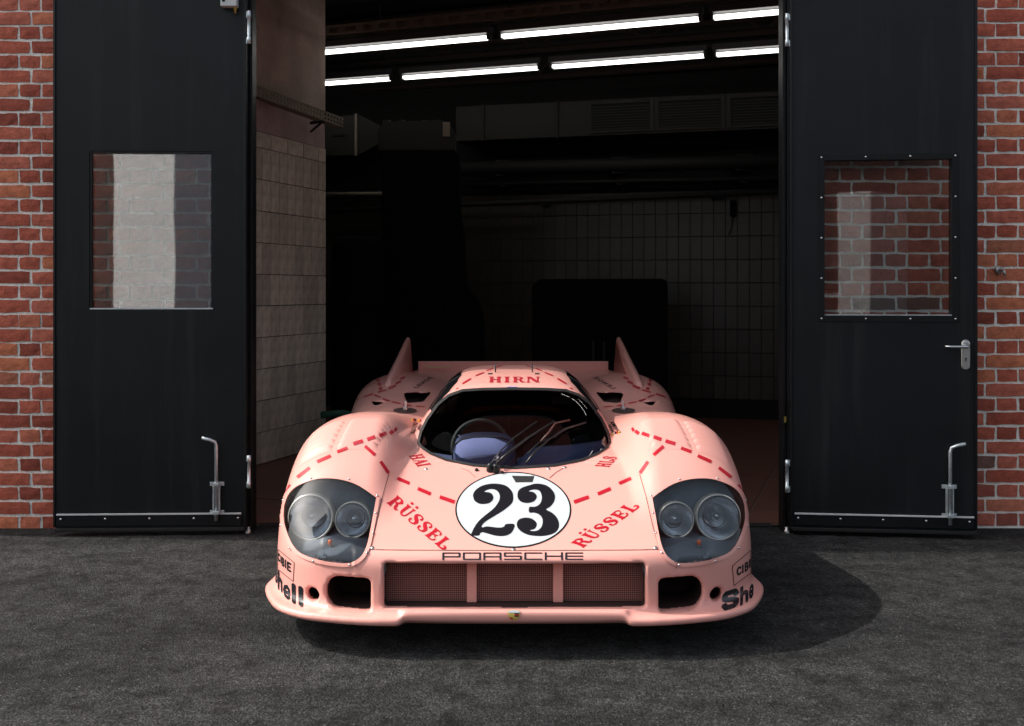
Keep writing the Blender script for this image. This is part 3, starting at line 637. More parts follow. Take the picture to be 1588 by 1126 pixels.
# wiper
def cp(px, py, off): r = cast(px, py, off); return Vector((r[0].x, r[0].y - CCY, r[0].z))
wip = bpy.data.objects.new('wiper', None); COL.objects.link(wip); wip.parent = car
tubeo('wiper_arm', [cp(771, 727, .030), cp(790, 712, .040), cp(820, 690, .045), cp(858, 664, .040)], [.007, .006, .005, .004], 'wiper_black', wip)
tubeo('wiper_arm', [cp(761, 728, .025), cp(778, 708, .038), cp(797, 691, .045), cp(832, 662, .030)], .0035, 'wiper_black', wip)
tubeo('wiper_bridge', [cp(838, 692, .028), cp(850, 680, .036), cp(859, 667, .040), cp(880, 660, .034)], .0042, 'wiper_red', wip)
tubeo('wiper_blade', [cp(816, 721, .010), cp(830, 703, .012), cp(850, 685, .012), cp(876, 668, .012), cp(906, 658, .012)], .0045, 'wiper_black', wip)
tubeo('wiper_blade', [cp(818, 708, .014), cp(836, 690, .016), cp(862, 680, .014)], .0035, 'wiper_black', wip)
for (px, py) in ((760, 730), (769, 731)):
    p = cp(px, py, 0); latheo('wiper_pivot', [(.016, -.005), (.016, .012), (.011, .022), (.011, .034), (0, .036)], p, (0, -.4, 1), 'wiper_black', wip, 16)
p = cp(770, 722, .04); latheo('pivot_clip', [(.010, -.008), (.0105, 0), (.010, .008)], p, (.5, .8, .4), 'steel', wip, 14)
for (px, py) in ((739, 729.5), (779, 734)):
    p = cp(px, py, 0); latheo('washer_jet', [(.008, -.002), (.008, .006), (.004, .010), (0, .010)], p, (0, -.4, 1), 'gasket', car, 12)
# aerials / roof pins
for px in (768.5, 825.5):
    p = cp(px, 577.5, 0); tubeo('roof_pin', [p, p + Vector((0, .01, .045))], .0035, 'gasket', car, 8)
for px in (760.5, 833):
    p = cp(px, 580.5, 0); box('roof_latch', -.012, .012, -.006, .006, -.001, .006, 'gasket', car, origin=p)

# cockpit
CY = lambda y: y - CCY
def grid_obj(name, fx, nu, nv, m, parent=None, smooth=True):
    vs = [fx(i / nu, j / nv) for j in range(nv + 1) for i in range(nu + 1)]
    return obj(name, vs, [(j * (nu + 1) + i, j * (nu + 1) + i + 1, (j + 1) * (nu + 1) + i + 1, (j + 1) * (nu + 1) + i) for j in range(nv) for i in range(nu)], m, parent or car, smooth)
def dashf(u, v):
    x = -.44 + .88 * u; y0 = 4.43 + .30 * (abs(x) / .45) ** 3; y1 = 4.72 + .12 * (abs(x) / .45) ** 2
    y = y0 + (y1 - y0) * v
    lift = .030 + .060 / (1 + math.exp(-(x - .06) / .012))
    return (x, CY(y), .578 + lift * v + .018 * (abs(x) / .44) ** 3 - (.0 if v < .95 else .05))
grid_obj('dashboard', dashf, 24, 10, 'blue_cloth')
bm = bmesh.new()
prof = [(-.142, .0), (-.140, .06), (-.128, .092), (-.10, .112), (-.05, .122), (0, .124), (.05, .122), (.10, .112), (.128, .092), (.140, .06), (.142, 0)]
rings = []
for (yy, s, dz) in ((4.50, .80, -.03), (4.545, .95, -.006), (4.60, 1.0, 0), (4.70, 1.02, .008), (4.72, .9, 0), (4.72, .2, 0)):
    rings.append([bm.verts.new((-.135 + x * s, CY(yy), .592 + (z * s + dz if z > 0 else -.02))) for x, z in prof])
for A, B in zip(rings, rings[1:]):
    for k in range(len(prof) - 1): bm.faces.new((A[k], A[k + 1], B[k + 1], B[k]))
bm.faces.new(rings[0])
bin_ = objbm('instrument_binnacle', bm, 'blue_cloth', car, True)
tubeo('binnacle_piping', [(-.135 + x * 1.012, CY(4.60), .592 + z * 1.02) for x, z in prof], .004, 'black_cloth', bin_, 8)
# steering wheel
c = Vector((-.16, CY(4.86), .625)); R_ = .135; axs = Vector((0, -1, .35)).normalized(); a_ = Vector((1, 0, 0)); b_ = axs.cross(a_)
tubeo('steering_wheel', [c + (a_ * math.cos(t) + b_ * math.sin(t)) * R_ for t in np.linspace(0, 2 * math.pi, 41)], .011, 'rubber', car, 10)
bm = bmesh.new()
for t in (math.radians(30), math.radians(150), math.radians(270)): tube(bm, [c, c + (a_ * math.cos(t) + b_ * math.sin(t)) * R_], .007, 8)
objbm('wheel_spokes', bm, 'dull_steel', bpy.data.objects['steering_wheel'])
for sx in (-.19, .22):
    bm = bmesh.new(); bx(bm, sx - .17, sx + .17, CY(5.35), CY(5.47), .34, .80, .05); bx(bm, sx - .17, sx + .17, CY(4.95), CY(5.40), .32, .42, .05)
    objbm('seat', bm, 'black_cloth', car, True)
p = at(873, 620, 5.05); bm = bmesh.new(); bx(bm, -.055, .055, -.008, .012, -.020, .020, .006)
objbm('rear_mirror', bm, mat('mirror_back', (.42, .24, .21), .5), car, origin=(p.x - CCX, p.y - CCY, p.z))
tubeo('mirror_stem', [(p.x - CCX, CY(5.06), p.z + .015), (p.x - CCX, CY(5.10), p.z + .05)], .004, 'gasket', car, 8)
tubeo('roll_bar', [(-.36, CY(5.55), .34), (-.35, CY(5.52), .78), (-.22, CY(5.50), .895), (0, CY(5.5), .91), (.22, CY(5.50), .895), (.35, CY(5.52), .78), (.36, CY(5.55), .34)], .014, 'black_cloth', car)

# fins, rear wing lip, fuel caps, cable
FIN = [(6.46, .745), (6.62, .800), (7.20, .905), (7.62, .985), (7.78, 1.012), (7.86, 1.020), (7.87, .72), (6.6, .70)]
for sg in (-1, 1):
    bm = bmesh.new(); L = []
    for dx, ins in ((-.004, .0), (-.018, .025), (-.018, .04), ): pass
    FP = catmull(FIN[:6], 4).tolist() + FIN[6:]
    def lay(dx, ins): 
        out = []
        for (yy, zz) in FP:
            z_ = zz - ins if zz > .74 else zz; y_ = yy + (ins * 1.5 if yy < 7.8 else 0)
            k = max(0, min(1, (1.03 - zz) / .30)); out.append(bm.verts.new((sg * .812 + dx * (.75 + .9 * k), CY(y_), z_)))
        return out
    L = [lay(-.024, .03), lay(-.017, .010), lay(0, 0), lay(.017, .010), lay(.024, .03)]
    for A, B in zip(L, L[1:]):
        n_ = len(A)
        for k in range(n_): bm.faces.new((A[k], A[(k + 1) % n_], B[(k + 1) % n_], B[k]))
    bm.faces.new(L[0]); bm.faces.new(L[-1][::-1])
    objbm('tail_fin', bm, 'pink_lacquer', car, True)
bm = bmesh.new(); bx(bm, -.745, .745, CY(7.99), CY(8.005), .725, .822, .004); objbm('rear_spoiler', bm, 'pink_lacquer', car)
for sx, mx in ((1, None), (-1, None)):
    FC = lambda x, y: (np.hypot((x - (U0 - sx * (U0 - 628))) / 18.5, (y - 637.3) / 4.3) - 1) * 4
    fcap = patch('fuel_cap', FC, (U0 - sx * (U0 - 628) - 22, U0 - sx * (U0 - 628) + 22, 630, 644), 1.2, 'duct_dark', car, .003)
    p = cp(U0 - sx * (U0 - 629), 637, .006); bm = bmesh.new(); bx(bm, -.010, .010, -.05, .04, 0, .018, .004); bx(bm, -.006, .006, -.01, .01, .01, .05, .003)
    objbm('cap_latch', bm, 'steel', fcap, origin=p)
tubeo('release_cable', [at(px_, py_, 7.93) - Vector((CCX, CCY, 0)) for px_, py_ in ((659, 567.5), (664, 569.5), (680, 570), (692, 569.3), (699, 567))], .005, 'rope', car, 8)

# wheels
for yc, r, w, xm in ((4.68, .30, .26, .79), (6.98, .33, .36, .78)):
    for sg in (-1, 1):
        c = (sg * xm, CY(yc), r)
        wh = latheo('wheel', [(r * .45, -w / 2 + .02), (r * .62, -w / 2 + .03), (r * .64, -w / 2), (r * .9, -w / 2), (r * .985, -w / 2 + .03), (r, -w / 2 + .06), (r, w / 2 - .06), (r * .985, w / 2 - .03), (r * .9, w / 2), (r * .64, w / 2), (r * .62, w / 2 - .03), (r * .45, w / 2 - .02)], c, (1, 0, 0), 'rubber', car, 48)
        latheo('rim', [(0, -w / 2 + .06), (r * .2, -w / 2 + .05), (r * .5, -w / 2 + .09), (r * .6, -w / 2 + .02), (r * .66, -w / 2 - .004), (r * .6, 0), (r * .66, w / 2 + .004), (r * .6, w / 2 - .02), (r * .5, w / 2 - .09), (r * .2, w / 2 - .05), (0, w / 2 - .06)], c, (1, 0, 0), 'dull_steel', wh, 32)
tubeo('axle', [(-.8, CY(4.68), .30), (.8, CY(4.68), .30)], .02, 'dull_steel', car); tubeo('axle', [(-.8, CY(6.98), .33), (.8, CY(6.98), .33)], .025, 'dull_steel', car)
# ------------------------------------------------------------------ the place: materials
def place_mats():
    # asphalt
    m, n, l, b = nt('asphalt'); tc = n.new('ShaderNodeTexCoord'); setp(b, Roughness=0.9); b.inputs['Specular IOR Level'].default_value = 0.2
    mp = N(n, 'ShaderNodeMapping'); mp.inputs['Scale'].default_value = (0.55, 1.7, 1); l.new(tc.outputs['Object'], mp.inputs['Vector'])
    big = N(n, 'ShaderNodeTexNoise', Scale=1.1, Detail=7.0, Roughness=0.62, Distortion=0.5); l.new(mp.outputs[0], big.inputs['Vector'])
    fine = N(n, 'ShaderNodeTexNoise', Scale=48.0, Detail=9.0, Roughness=0.82); l.new(tc.outputs['Object'], fine.inputs['Vector'])
    vor = N(n, 'ShaderNodeTexVoronoi', Scale=120.0); l.new(tc.outputs['Object'], vor.inputs['Vector'])
    mid = N(n, 'ShaderNodeTexNoise', Scale=9.0, Detail=5.0, Roughness=0.7); l.new(tc.outputs['Object'], mid.inputs['Vector'])
    r1 = ramp(n, [(0.36, (0.024, 0.0245, 0.0255)), (0.47, (0.040, 0.0405, 0.041)), (0.58, (0.052, 0.0525, 0.052)), (0.72, (0.072, 0.072, 0.0705))]); l.new(big.outputs['Fac'], r1.inputs[0])
    r2 = ramp(n, [(0.32, (0.25, 0.25, 0.25)), (0.5, (0.95, 0.95, 0.95)), (0.70, (2.3, 2.3, 2.25))]); l.new(fine.outputs['Fac'], r2.inputs[0])
    mx = N(n, 'ShaderNodeMix', data_type='RGBA', blend_type='MULTIPLY'); mx.inputs[0].default_value = 1.0; l.new(r1.outputs[0], mx.inputs[6]); l.new(r2.outputs[0], mx.inputs[7])
    r3 = ramp(n, [(0.34, (0.38, 0.38, 0.38)), (0.5, (1, 1, 1)), (0.68, (1.45, 1.45, 1.45))]); l.new(mid.outputs['Fac'], r3.inputs[0])
    mx2 = N(n, 'ShaderNodeMix', data_type='RGBA', blend_type='MULTIPLY'); mx2.inputs[0].default_value = 1.0; l.new(mx.outputs[2], mx2.inputs[6]); l.new(r3.outputs[0], mx2.inputs[7])
    vs1 = N(n, 'ShaderNodeTexVoronoi', Scale=170.0); l.new(tc.outputs['Object'], vs1.inputs['Vector']); sv = n.new('ShaderNodeSeparateColor'); l.new(vs1.outputs['Color'], sv.inputs[0])
    rs = ramp(n, [(0.0, (0.5, 0.5, 0.51)), (0.35, (0.8, 0.8, 0.81)), (0.75, (1.1, 1.1, 1.09)), (1.0, (1.75, 1.75, 1.7))]); l.new(sv.outputs[0], rs.inputs[0])
    mxs = N(n, 'ShaderNodeMix', data_type='RGBA', blend_type='MULTIPLY'); mxs.inputs[0].default_value = 1.0; l.new(mx2.outputs[2], mxs.inputs[6]); l.new(rs.outputs[0], mxs.inputs[7])
    pit = N(n, 'ShaderNodeTexNoise', Scale=26.0, Detail=7.0, Roughness=0.75, Distortion=0.4); l.new(tc.outputs['Object'], pit.inputs['Vector'])
    rp = ramp(n, [(0.30, (0.16, 0.16, 0.17)), (0.385, (0.55, 0.55, 0.55)), (0.42, (1, 1, 1))]); l.new(pit.outputs['Fac'], rp.inputs[0])
    mxp = N(n, 'ShaderNodeMix', data_type='RGBA', blend_type='MULTIPLY'); mxp.inputs[0].default_value = 1.0; l.new(mxs.outputs[2], mxp.inputs[6]); l.new(rp.outputs[0], mxp.inputs[7]); mx2 = mxp
    oil = N(n, 'ShaderNodeTexVoronoi', Scale=0.75, Randomness=1.0); wob = N(n, 'ShaderNodeTexNoise', Scale=5.0, Detail=5.0); l.new(tc.outputs['Object'], wob.inputs['Vector'])
    wv = N(n, 'ShaderNodeVectorMath', operation='SCALE'); wv.inputs['Scale'].default_value = 0.35; l.new(wob.outputs['Color'], wv.inputs[0]); wa = N(n, 'ShaderNodeVectorMath', operation='ADD'); l.new(tc.outputs['Object'], wa.inputs[0]); l.new(wv.outputs[0], wa.inputs[1]); l.new(wa.outputs[0], oil.inputs['Vector'])
    ro = ramp(n, [(0.06, (0.42, 0.42, 0.43)), (0.20, (0.75, 0.75, 0.75)), (0.26, (1, 1, 1))]); l.new(oil.outputs['Distance'], ro.inputs[0])
    mxo = N(n, 'ShaderNodeMix', data_type='RGBA', blend_type='MULTIPLY'); mxo.inputs[0].default_value = 1.0; l.new(mx2.outputs[2], mxo.inputs[6]); l.new(ro.outputs[0], mxo.inputs[7]); mx2 = mxo
    # pale chips of grit
    vc = N(n, 'ShaderNodeTexVoronoi', Scale=34.0); l.new(tc.outputs['Object'], vc.inputs['Vector'])
    rc = ramp(n, [(0.0, (1, 1, 1)), (0.10, (1, 1, 1)), (0.13, (0, 0, 0))]); l.new(vc.outputs['Distance'], rc.inputs[0])
    sel = N(n, 'ShaderNodeMath', operation='GREATER_THAN'); sel.inputs[1].default_value = 0.72; sp = n.new('ShaderNodeSeparateColor'); l.new(vc.outputs['Color'], sp.inputs[0]); l.new(sp.outputs[0], sel.inputs[0])
    mm = N(n, 'ShaderNodeMath', operation='MULTIPLY'); l.new(rc.outputs[0], mm.inputs[0]); l.new(sel.outputs[0], mm.inputs[1])
    mx3 = N(n, 'ShaderNodeMix', data_type='RGBA'); l.new(mm.outputs[0], mx3.inputs[0]); l.new(mx2.outputs[2], mx3.inputs[6]); mx3.inputs[7].default_value = (0.17, 0.165, 0.15, 1)
    l.new(mx3.outputs[2], b.inputs['Base Color'])
    add = N(n, 'ShaderNodeMath', operation='ADD'); sc = N(n, 'ShaderNodeMath', operation='MULTIPLY'); sc.inputs[1].default_value = 0.6
    l.new(vor.outputs['Distance'], sc.inputs[0]); l.new(sc.outputs[0], add.inputs[0]); l.new(fine.outputs['Fac'], add.inputs[1])
    bp = N(n, 'ShaderNodeBump', Strength=1.0, Distance=0.022); l.new(add.outputs[0], bp.inputs['Height']); l.new(bp.outputs[0], b.inputs['Normal'])
    # bricks: colour by object, grain by noise
    m, n, l, b = nt('brick'); tc = n.new('ShaderNodeTexCoord'); oi = n.new('ShaderNodeObjectInfo'); setp(b, Roughness=0.85)
    r = ramp(n, [(0, (0.260, 0.052, 0.030)), (0.25, (0.380, 0.080, 0.046)), (0.5, (0.460, 0.105, 0.060)), (0.78, (0.500, 0.135, 0.085)), (0.96, (0.560, 0.170, 0.080)), (0.985, (0.220, 0.085, 0.060)), (1, (0.160, 0.080, 0.060))]); l.new(oi.outputs['Random'], r.inputs[0])
    z = N(n, 'ShaderNodeTexNoise', Scale=22.0, Detail=8.0, Roughness=0.7); l.new(tc.outputs['Object'], z.inputs['Vector'])
    ad = N(n, 'ShaderNodeVectorMath', operation='ADD'); l.new(tc.outputs['Object'], ad.inputs[0]); l.new(oi.outputs['Location'], ad.inputs[1]); l.new(ad.outputs[0], z.inputs['Vector'])
    r2 = ramp(n, [(0.28, (0.62, 0.58, 0.56)), (0.5, (1, 1, 1)), (0.75, (1.35, 1.45, 1.5))]); l.new(z.outputs['Fac'], r2.inputs[0])
    mx = N(n, 'ShaderNodeMix', data_type='RGBA', blend_type='MULTIPLY'); mx.inputs[0].default_value = 1; l.new(r.outputs[0], mx.inputs[6]); l.new(r2.outputs[0], mx.inputs[7])
    z4 = N(n, 'ShaderNodeTexNoise', Scale=1.3, Detail=3.0); l.new(ad.outputs[0], z4.inputs['Vector'])   # lime bloom
    r4 = ramp(n, [(0.5, (0, 0, 0)), (0.72, (0.35, 0.35, 0.35))]); l.new(z4.outputs['Fac'], r4.inputs[0])
    mx4 = N(n, 'ShaderNodeMix', data_type='RGBA'); l.new(r4.outputs[0], mx4.inputs[0]); l.new(mx.outputs[2], mx4.inputs[6]); mx4.inputs[7].default_value = (0.50, 0.25, 0.21, 1)
    l.new(mx4.outputs[2], b.inputs['Base Color'])
    z3 = N(n, 'ShaderNodeTexNoise', Scale=90.0, Detail=6.0); l.new(ad.outputs[0], z3.inputs['Vector'])
    bp = N(n, 'ShaderNodeBump', Strength=0.6, Distance=0.006); l.new(z3.outputs['Fac'], bp.inputs['Height']); l.new(bp.outputs[0], b.inputs['Normal'])
    mat('mortar', (0.86, 0.83, 0.76), 0.95, bump=0.9, bscale=60, var=0.16, vscale=9)
    m = mat('door_paint', (0.0072, 0.0098, 0.0108), 0.42, var=0.35, vscale=1.3, bump=0.05, bscale=120, spec=0.24)
    n, l, b = m.node_tree.nodes, m.node_tree.links, m.node_tree.nodes['Principled BSDF']     # dust runs and slightly uneven sheet metal
    tc = n.new('ShaderNodeTexCoord'); mp = N(n, 'ShaderNodeMapping'); mp.inputs['Scale'].default_value = (9, 9, 0.5); l.new(tc.outputs['Object'], mp.inputs['Vector'])
    st = N(n, 'ShaderNodeTexNoise', Scale=1.0, Detail=6.0, Roughness=0.7); l.new(mp.outputs[0], st.inputs['Vector']); rr = ramp(n, [(0.52, (0, 0, 0)), (0.78, (0.5, 0.5, 0.5))]); l.new(st.outputs['Fac'], rr.inputs[0])
    old = b.inputs['Base Color'].links[0].from_socket; mxd = N(n, 'ShaderNodeMix', data_type='RGBA'); l.new(rr.outputs[0], mxd.inputs[0]); l.new(old, mxd.inputs[6]); mxd.inputs[7].default_value = (0.030, 0.032, 0.032, 1); l.new(mxd.outputs[2], b.inputs['Base Color'])
    wv = N(n, 'ShaderNodeTexNoise', Scale=2.2, Detail=2.0); l.new(tc.outputs['Object'], wv.inputs['Vector']); b2 = N(n, 'ShaderNodeBump', Strength=0.12, Distance=0.05); l.new(wv.outputs['Fac'], b2.inputs['Height']); l.new(b2.outputs[0], b.inputs['Normal'])
    mat('door_paint_dark', (0.006, 0.007, 0.008), 0.5, var=0.25, vscale=6, spec=0.22)
    mat('frame_paint', (0.007, 0.008, 0.009), 0.35, var=0.25, vscale=7, spec=0.3)
    mat('rubber_seal', (0.008, 0.008, 0.008), 0.8)
    mat('zinc_white', (0.55, 0.57, 0.57), 0.5)
    mat('brushed', (0.56, 0.54, 0.52), 0.35, metal=0.9, var=0.1, vscale=60)
    for nm, c in (('tile_pier', (0.68, 0.585, 0.485)), ('tile_back_shaded', (0.044, 0.037, 0.029))):  # back tiles darkened: the room's shade is put into their colour
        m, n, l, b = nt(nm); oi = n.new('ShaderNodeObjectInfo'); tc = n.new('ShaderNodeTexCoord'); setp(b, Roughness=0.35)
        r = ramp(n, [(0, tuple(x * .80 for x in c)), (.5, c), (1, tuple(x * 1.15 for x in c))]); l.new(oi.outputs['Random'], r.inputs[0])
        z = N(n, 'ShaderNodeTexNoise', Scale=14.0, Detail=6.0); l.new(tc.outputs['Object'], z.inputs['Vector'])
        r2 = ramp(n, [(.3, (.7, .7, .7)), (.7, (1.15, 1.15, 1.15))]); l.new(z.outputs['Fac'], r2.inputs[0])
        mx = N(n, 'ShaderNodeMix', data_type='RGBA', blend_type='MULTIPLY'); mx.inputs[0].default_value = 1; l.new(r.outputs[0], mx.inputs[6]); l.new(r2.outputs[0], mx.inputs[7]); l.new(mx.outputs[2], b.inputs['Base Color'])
    mat('grout', (0.010, 0.009, 0.008), 0.9)
    mat('plaster', (0.58, 0.45, 0.38), 0.9, var=0.4, vscale=2.5, bump=0.3, bscale=40)
    mat('plaster_pink', (0.46, 0.34, 0.33), 0.8, var=0.25, vscale=6)
    mat('floor_plate', (0.15, 0.058, 0.042), 0.5, var=0.35, vscale=6, bump=0.15, bscale=40)
    mat('floor_joint', (0.16, 0.12, 0.10), 0.8)
    mat('flat_black', (0.006, 0.006, 0.006), 0.9); mat('dark_wall', (0.016, 0.014, 0.013), 0.9, var=0.3)  # near-black tones put the room's darkness into ceiling and walls
    mat('duct_metal', (0.017, 0.016, 0.013), 0.55, metal=0.3, var=0.35, vscale=5); mat('duct_slat', (0.012, 0.011, 0.010), 0.6)
    mat('iron', (0.012, 0.011, 0.010), 0.7, var=0.3, vscale=10); mat('rust_iron', (0.035, 0.021, 0.016), 0.8, var=0.3)
    mat('tray_metal', (0.24, 0.21, 0.16), 0.55, metal=0.3, var=0.3, vscale=12); mat('lamp_housing', (0.07, 0.07, 0.07), 0.6)
    mat('machine_black', (0.0035, 0.0035, 0.0035), 0.85, spec=0.1); mat('green_paint', (0.02, 0.12, 0.08), 0.5); mat('brass', (0.45, 0.34, 0.08), 0.4, metal=.6)
    mat('label_plate', (0.20, 0.16, 0.12), 0.6); mat('white_render', (0.86, 0.87, 0.87), 0.9, var=0.1, vscale=0.6); mat('yard_glass', (0.02, 0.025, 0.03), 0.1); mat('grey_render', (0.13, 0.125, 0.12), 0.9)
    m, n, l, b = nt('tube_light'); b.inputs['Base Color'].default_value = (.8, .8, .8, 1); b.inputs['Emission Color'].default_value = (1, .97, .93, 1); b.inputs['Emission Strength'].default_value = 2.6
place_mats()
def rnd(a, b): return random.uniform(a, b)

# ------------------------------------------------------------------ ground
gv = [(-60, -60, 0), (60, -60, 0), (60, 5.93, 0), (-60, 5.93, 0)]
gr = obj('ground', gv, [(0, 1, 2, 3)], 'asphalt'); tag(gr, 'dark grey worn asphalt yard in front of the garage', kind='structure')
kb = box('threshold', -1.48, 1.52, 5.935, 6.02, -.05, .006, 'grout'); tag(kb, 'dark door sill between asphalt and garage floor', kind='structure')

# ------------------------------------------------------------------ brick walls: English bond, visible bricks one by one
FY = 5.90; SCL = FY / FOC
def px2x(px): return (px - CX) * SCL
def py2z(py): return CAM_H - (py - HY) * SCL
def brick_mesh(w, seed):
    rn = random.Random(seed); bm = bmesh.new(); hh, dp = .0702, .06
    nx = 5 if w > .2 else 3; fr = []
    for j in range(3):
        row = []
        for i in range(nx + 1):
            x = -w / 2 + w * i / nx; z = -hh / 2 + hh * j / 2; e = (i in (0, nx)) or j in (0, 2)
            y = rn.uniform(-.0010, .0010) + (.0022 if e else 0); 
            if i in (0, nx): x += rn.uniform(-.0038, .0034)
            if j in (0, 2): z += rn.uniform(-.0030, .0026)
            if (i in (0, nx)) and (j in (0, 2)): x *= .985; z *= .95
            row.append(bm.verts.new((x, y, z)))
        fr.append(row)
    for j in range(2):
        for i in range(nx): bm.faces.new((fr[j][i], fr[j][i + 1], fr[j + 1][i + 1], fr[j + 1][i]))
    ring = fr[0] + [r[-1] for r in fr[1:-1]] + fr[-1][::-1] + [r[0] for r in fr[1:-1]][::-1]
    bk = [bm.verts.new((v.co.x, dp, v.co.z)) for v in ring]
    for k in range(len(ring)): bm.faces.new((ring[k], bk[k], bk[(k + 1) % len(ring)], ring[(k + 1) % len(ring)]))
    me = bpy.data.meshes.new('brick'); bmesh.ops.recalc_face_normals(bm, faces=bm.faces[:]); bm.to_mesh(me); bm.free(); me.materials.append(MATS['brick']); return me
STR = [brick_mesh(.2455, s) for s in range(7)]; HDR = [brick_mesh(.1165, 20 + s) for s in range(7)]
def mesh_join(name, items, parent):       # bricks hidden behind the doors and out of frame: one mass of real bricks
    vs = []; fs_ = []
    for me_, x, z in items:
        k = len(vs); vs += [(v.co.x + x, v.co.y, v.co.z + z) for v in me_.vertices]; fs_ += [tuple(i + k for i in p.vertices) for p in me_.polygons]
    if not vs: return
    o = obj(name, vs, fs_, 'brick', parent); o['kind'] = 'stuff'; return o
def brick_wall(label, x0, x1, ztop, bed_py, hdr_px, str_px, hdr_first, see, extra_header=None):
    cx_ = (x0 + x1) / 2; root = thing('brick_wall', (cx_, FY, 0), label, 'wall')
    bm = bmesh.new(); bx(bm, x0 - cx_, x1 - cx_, .0068, .34, 0, ztop); objbm('mortar', bm, 'mortar', root)
    hidden = []; ch = .08345; M1 = .12905
    k0 = int((py2z(bed_py)) / ch) + 1
    for k in range(-k0, int((ztop - py2z(bed_py)) / ch)):
        zc_ = py2z(bed_py) + (k + .5) * ch
        if zc_ - .03 < .0: continue
        hdr = (k % 2 == 0) == hdr_first
        step = M1 if hdr else 2 * M1; ph = px2x(hdr_px if hdr else str_px)
        i0 = math.floor((x0 - ph) / step) ; i1 = math.ceil((x1 - ph) / step)
        for i in range(i0, i1):
            a, b_ = ph + i * step, ph + (i + 1) * step; xm = (a + b_) / 2
            if a < x0 - .005 or b_ > x1 + .02:
                if hdr or not (xm > x0 and xm < x1): continue
            me_ = random.choice(HDR if hdr else STR); X = xm - cx_ + rnd(-.002, .002); Zz = zc_ + rnd(-.0018, .0018)
            pxa, pxb, py_ = CX + a / SCL, CX + b_ / SCL, HY + (CAM_H - zc_) / SCL
            vis = any(pxb > q[0] and pxa < q[1] and py_ + 9 > q[2] and py_ - 9 < q[3] for q in see)
            if vis:
                o = bpy.data.objects.new('brick', me_); COL.objects.link(o); o.parent = root; o.location = (X, rnd(-.002, .002), Zz); o.rotation_euler = (rnd(-.008, .008), rnd(-.006, .006), rnd(-.005, .005))
            else: hidden.append((me_, X, Zz))
    mesh_join('brick_mass', hidden, root); return root
bwl = brick_wall('weathered red brick wall with pale mortar behind the door with clear window', -5.2, -1.60, 3.3, 821.5 - .0, 28.5, 47.4, True, [(-6, 96, -12, 830), (132, 332, 226, 488)])
bwr = brick_wall('red brick wall with a small metal tap, behind the door with lever handle', 1.67, 5.2, 3.3, 821.5 - 4.3, 1545, 1528.5, True, [(1508, 1600, -12, 830), (1270, 1484, 240, 500)])
up = box('wall_above_opening', -5.2, 5.2, FY + .004, FY + .34, 3.304, 7.0, 'brick'); tag(up, 'red brick wall above the garage opening', kind='structure')
up.data.materials[0] = MATS['brick']
# small tap on the right wall
p = at(1550, 420, FY - .02); tp = thing('wall_tap', p, 'small weathered metal tap on the right brick wall', 'tap')
latheo('tap_flange', [(0, .012), (.018, .012), (.024, .004), (.024, 0), (0, 0)], (0, .012, .004), (0, -1, 0), 'dull_steel', tp, 16)
tubeo('tap_body', [(0, .012, .004), (0, -.02, .004), (.006, -.04, 0), (.008, -.045, -.03)], .008, 'dull_steel', tp); box('tap_lever', -.016, .016, -.025, -.019, .014, .020, 'dull_steel', tp, .002)

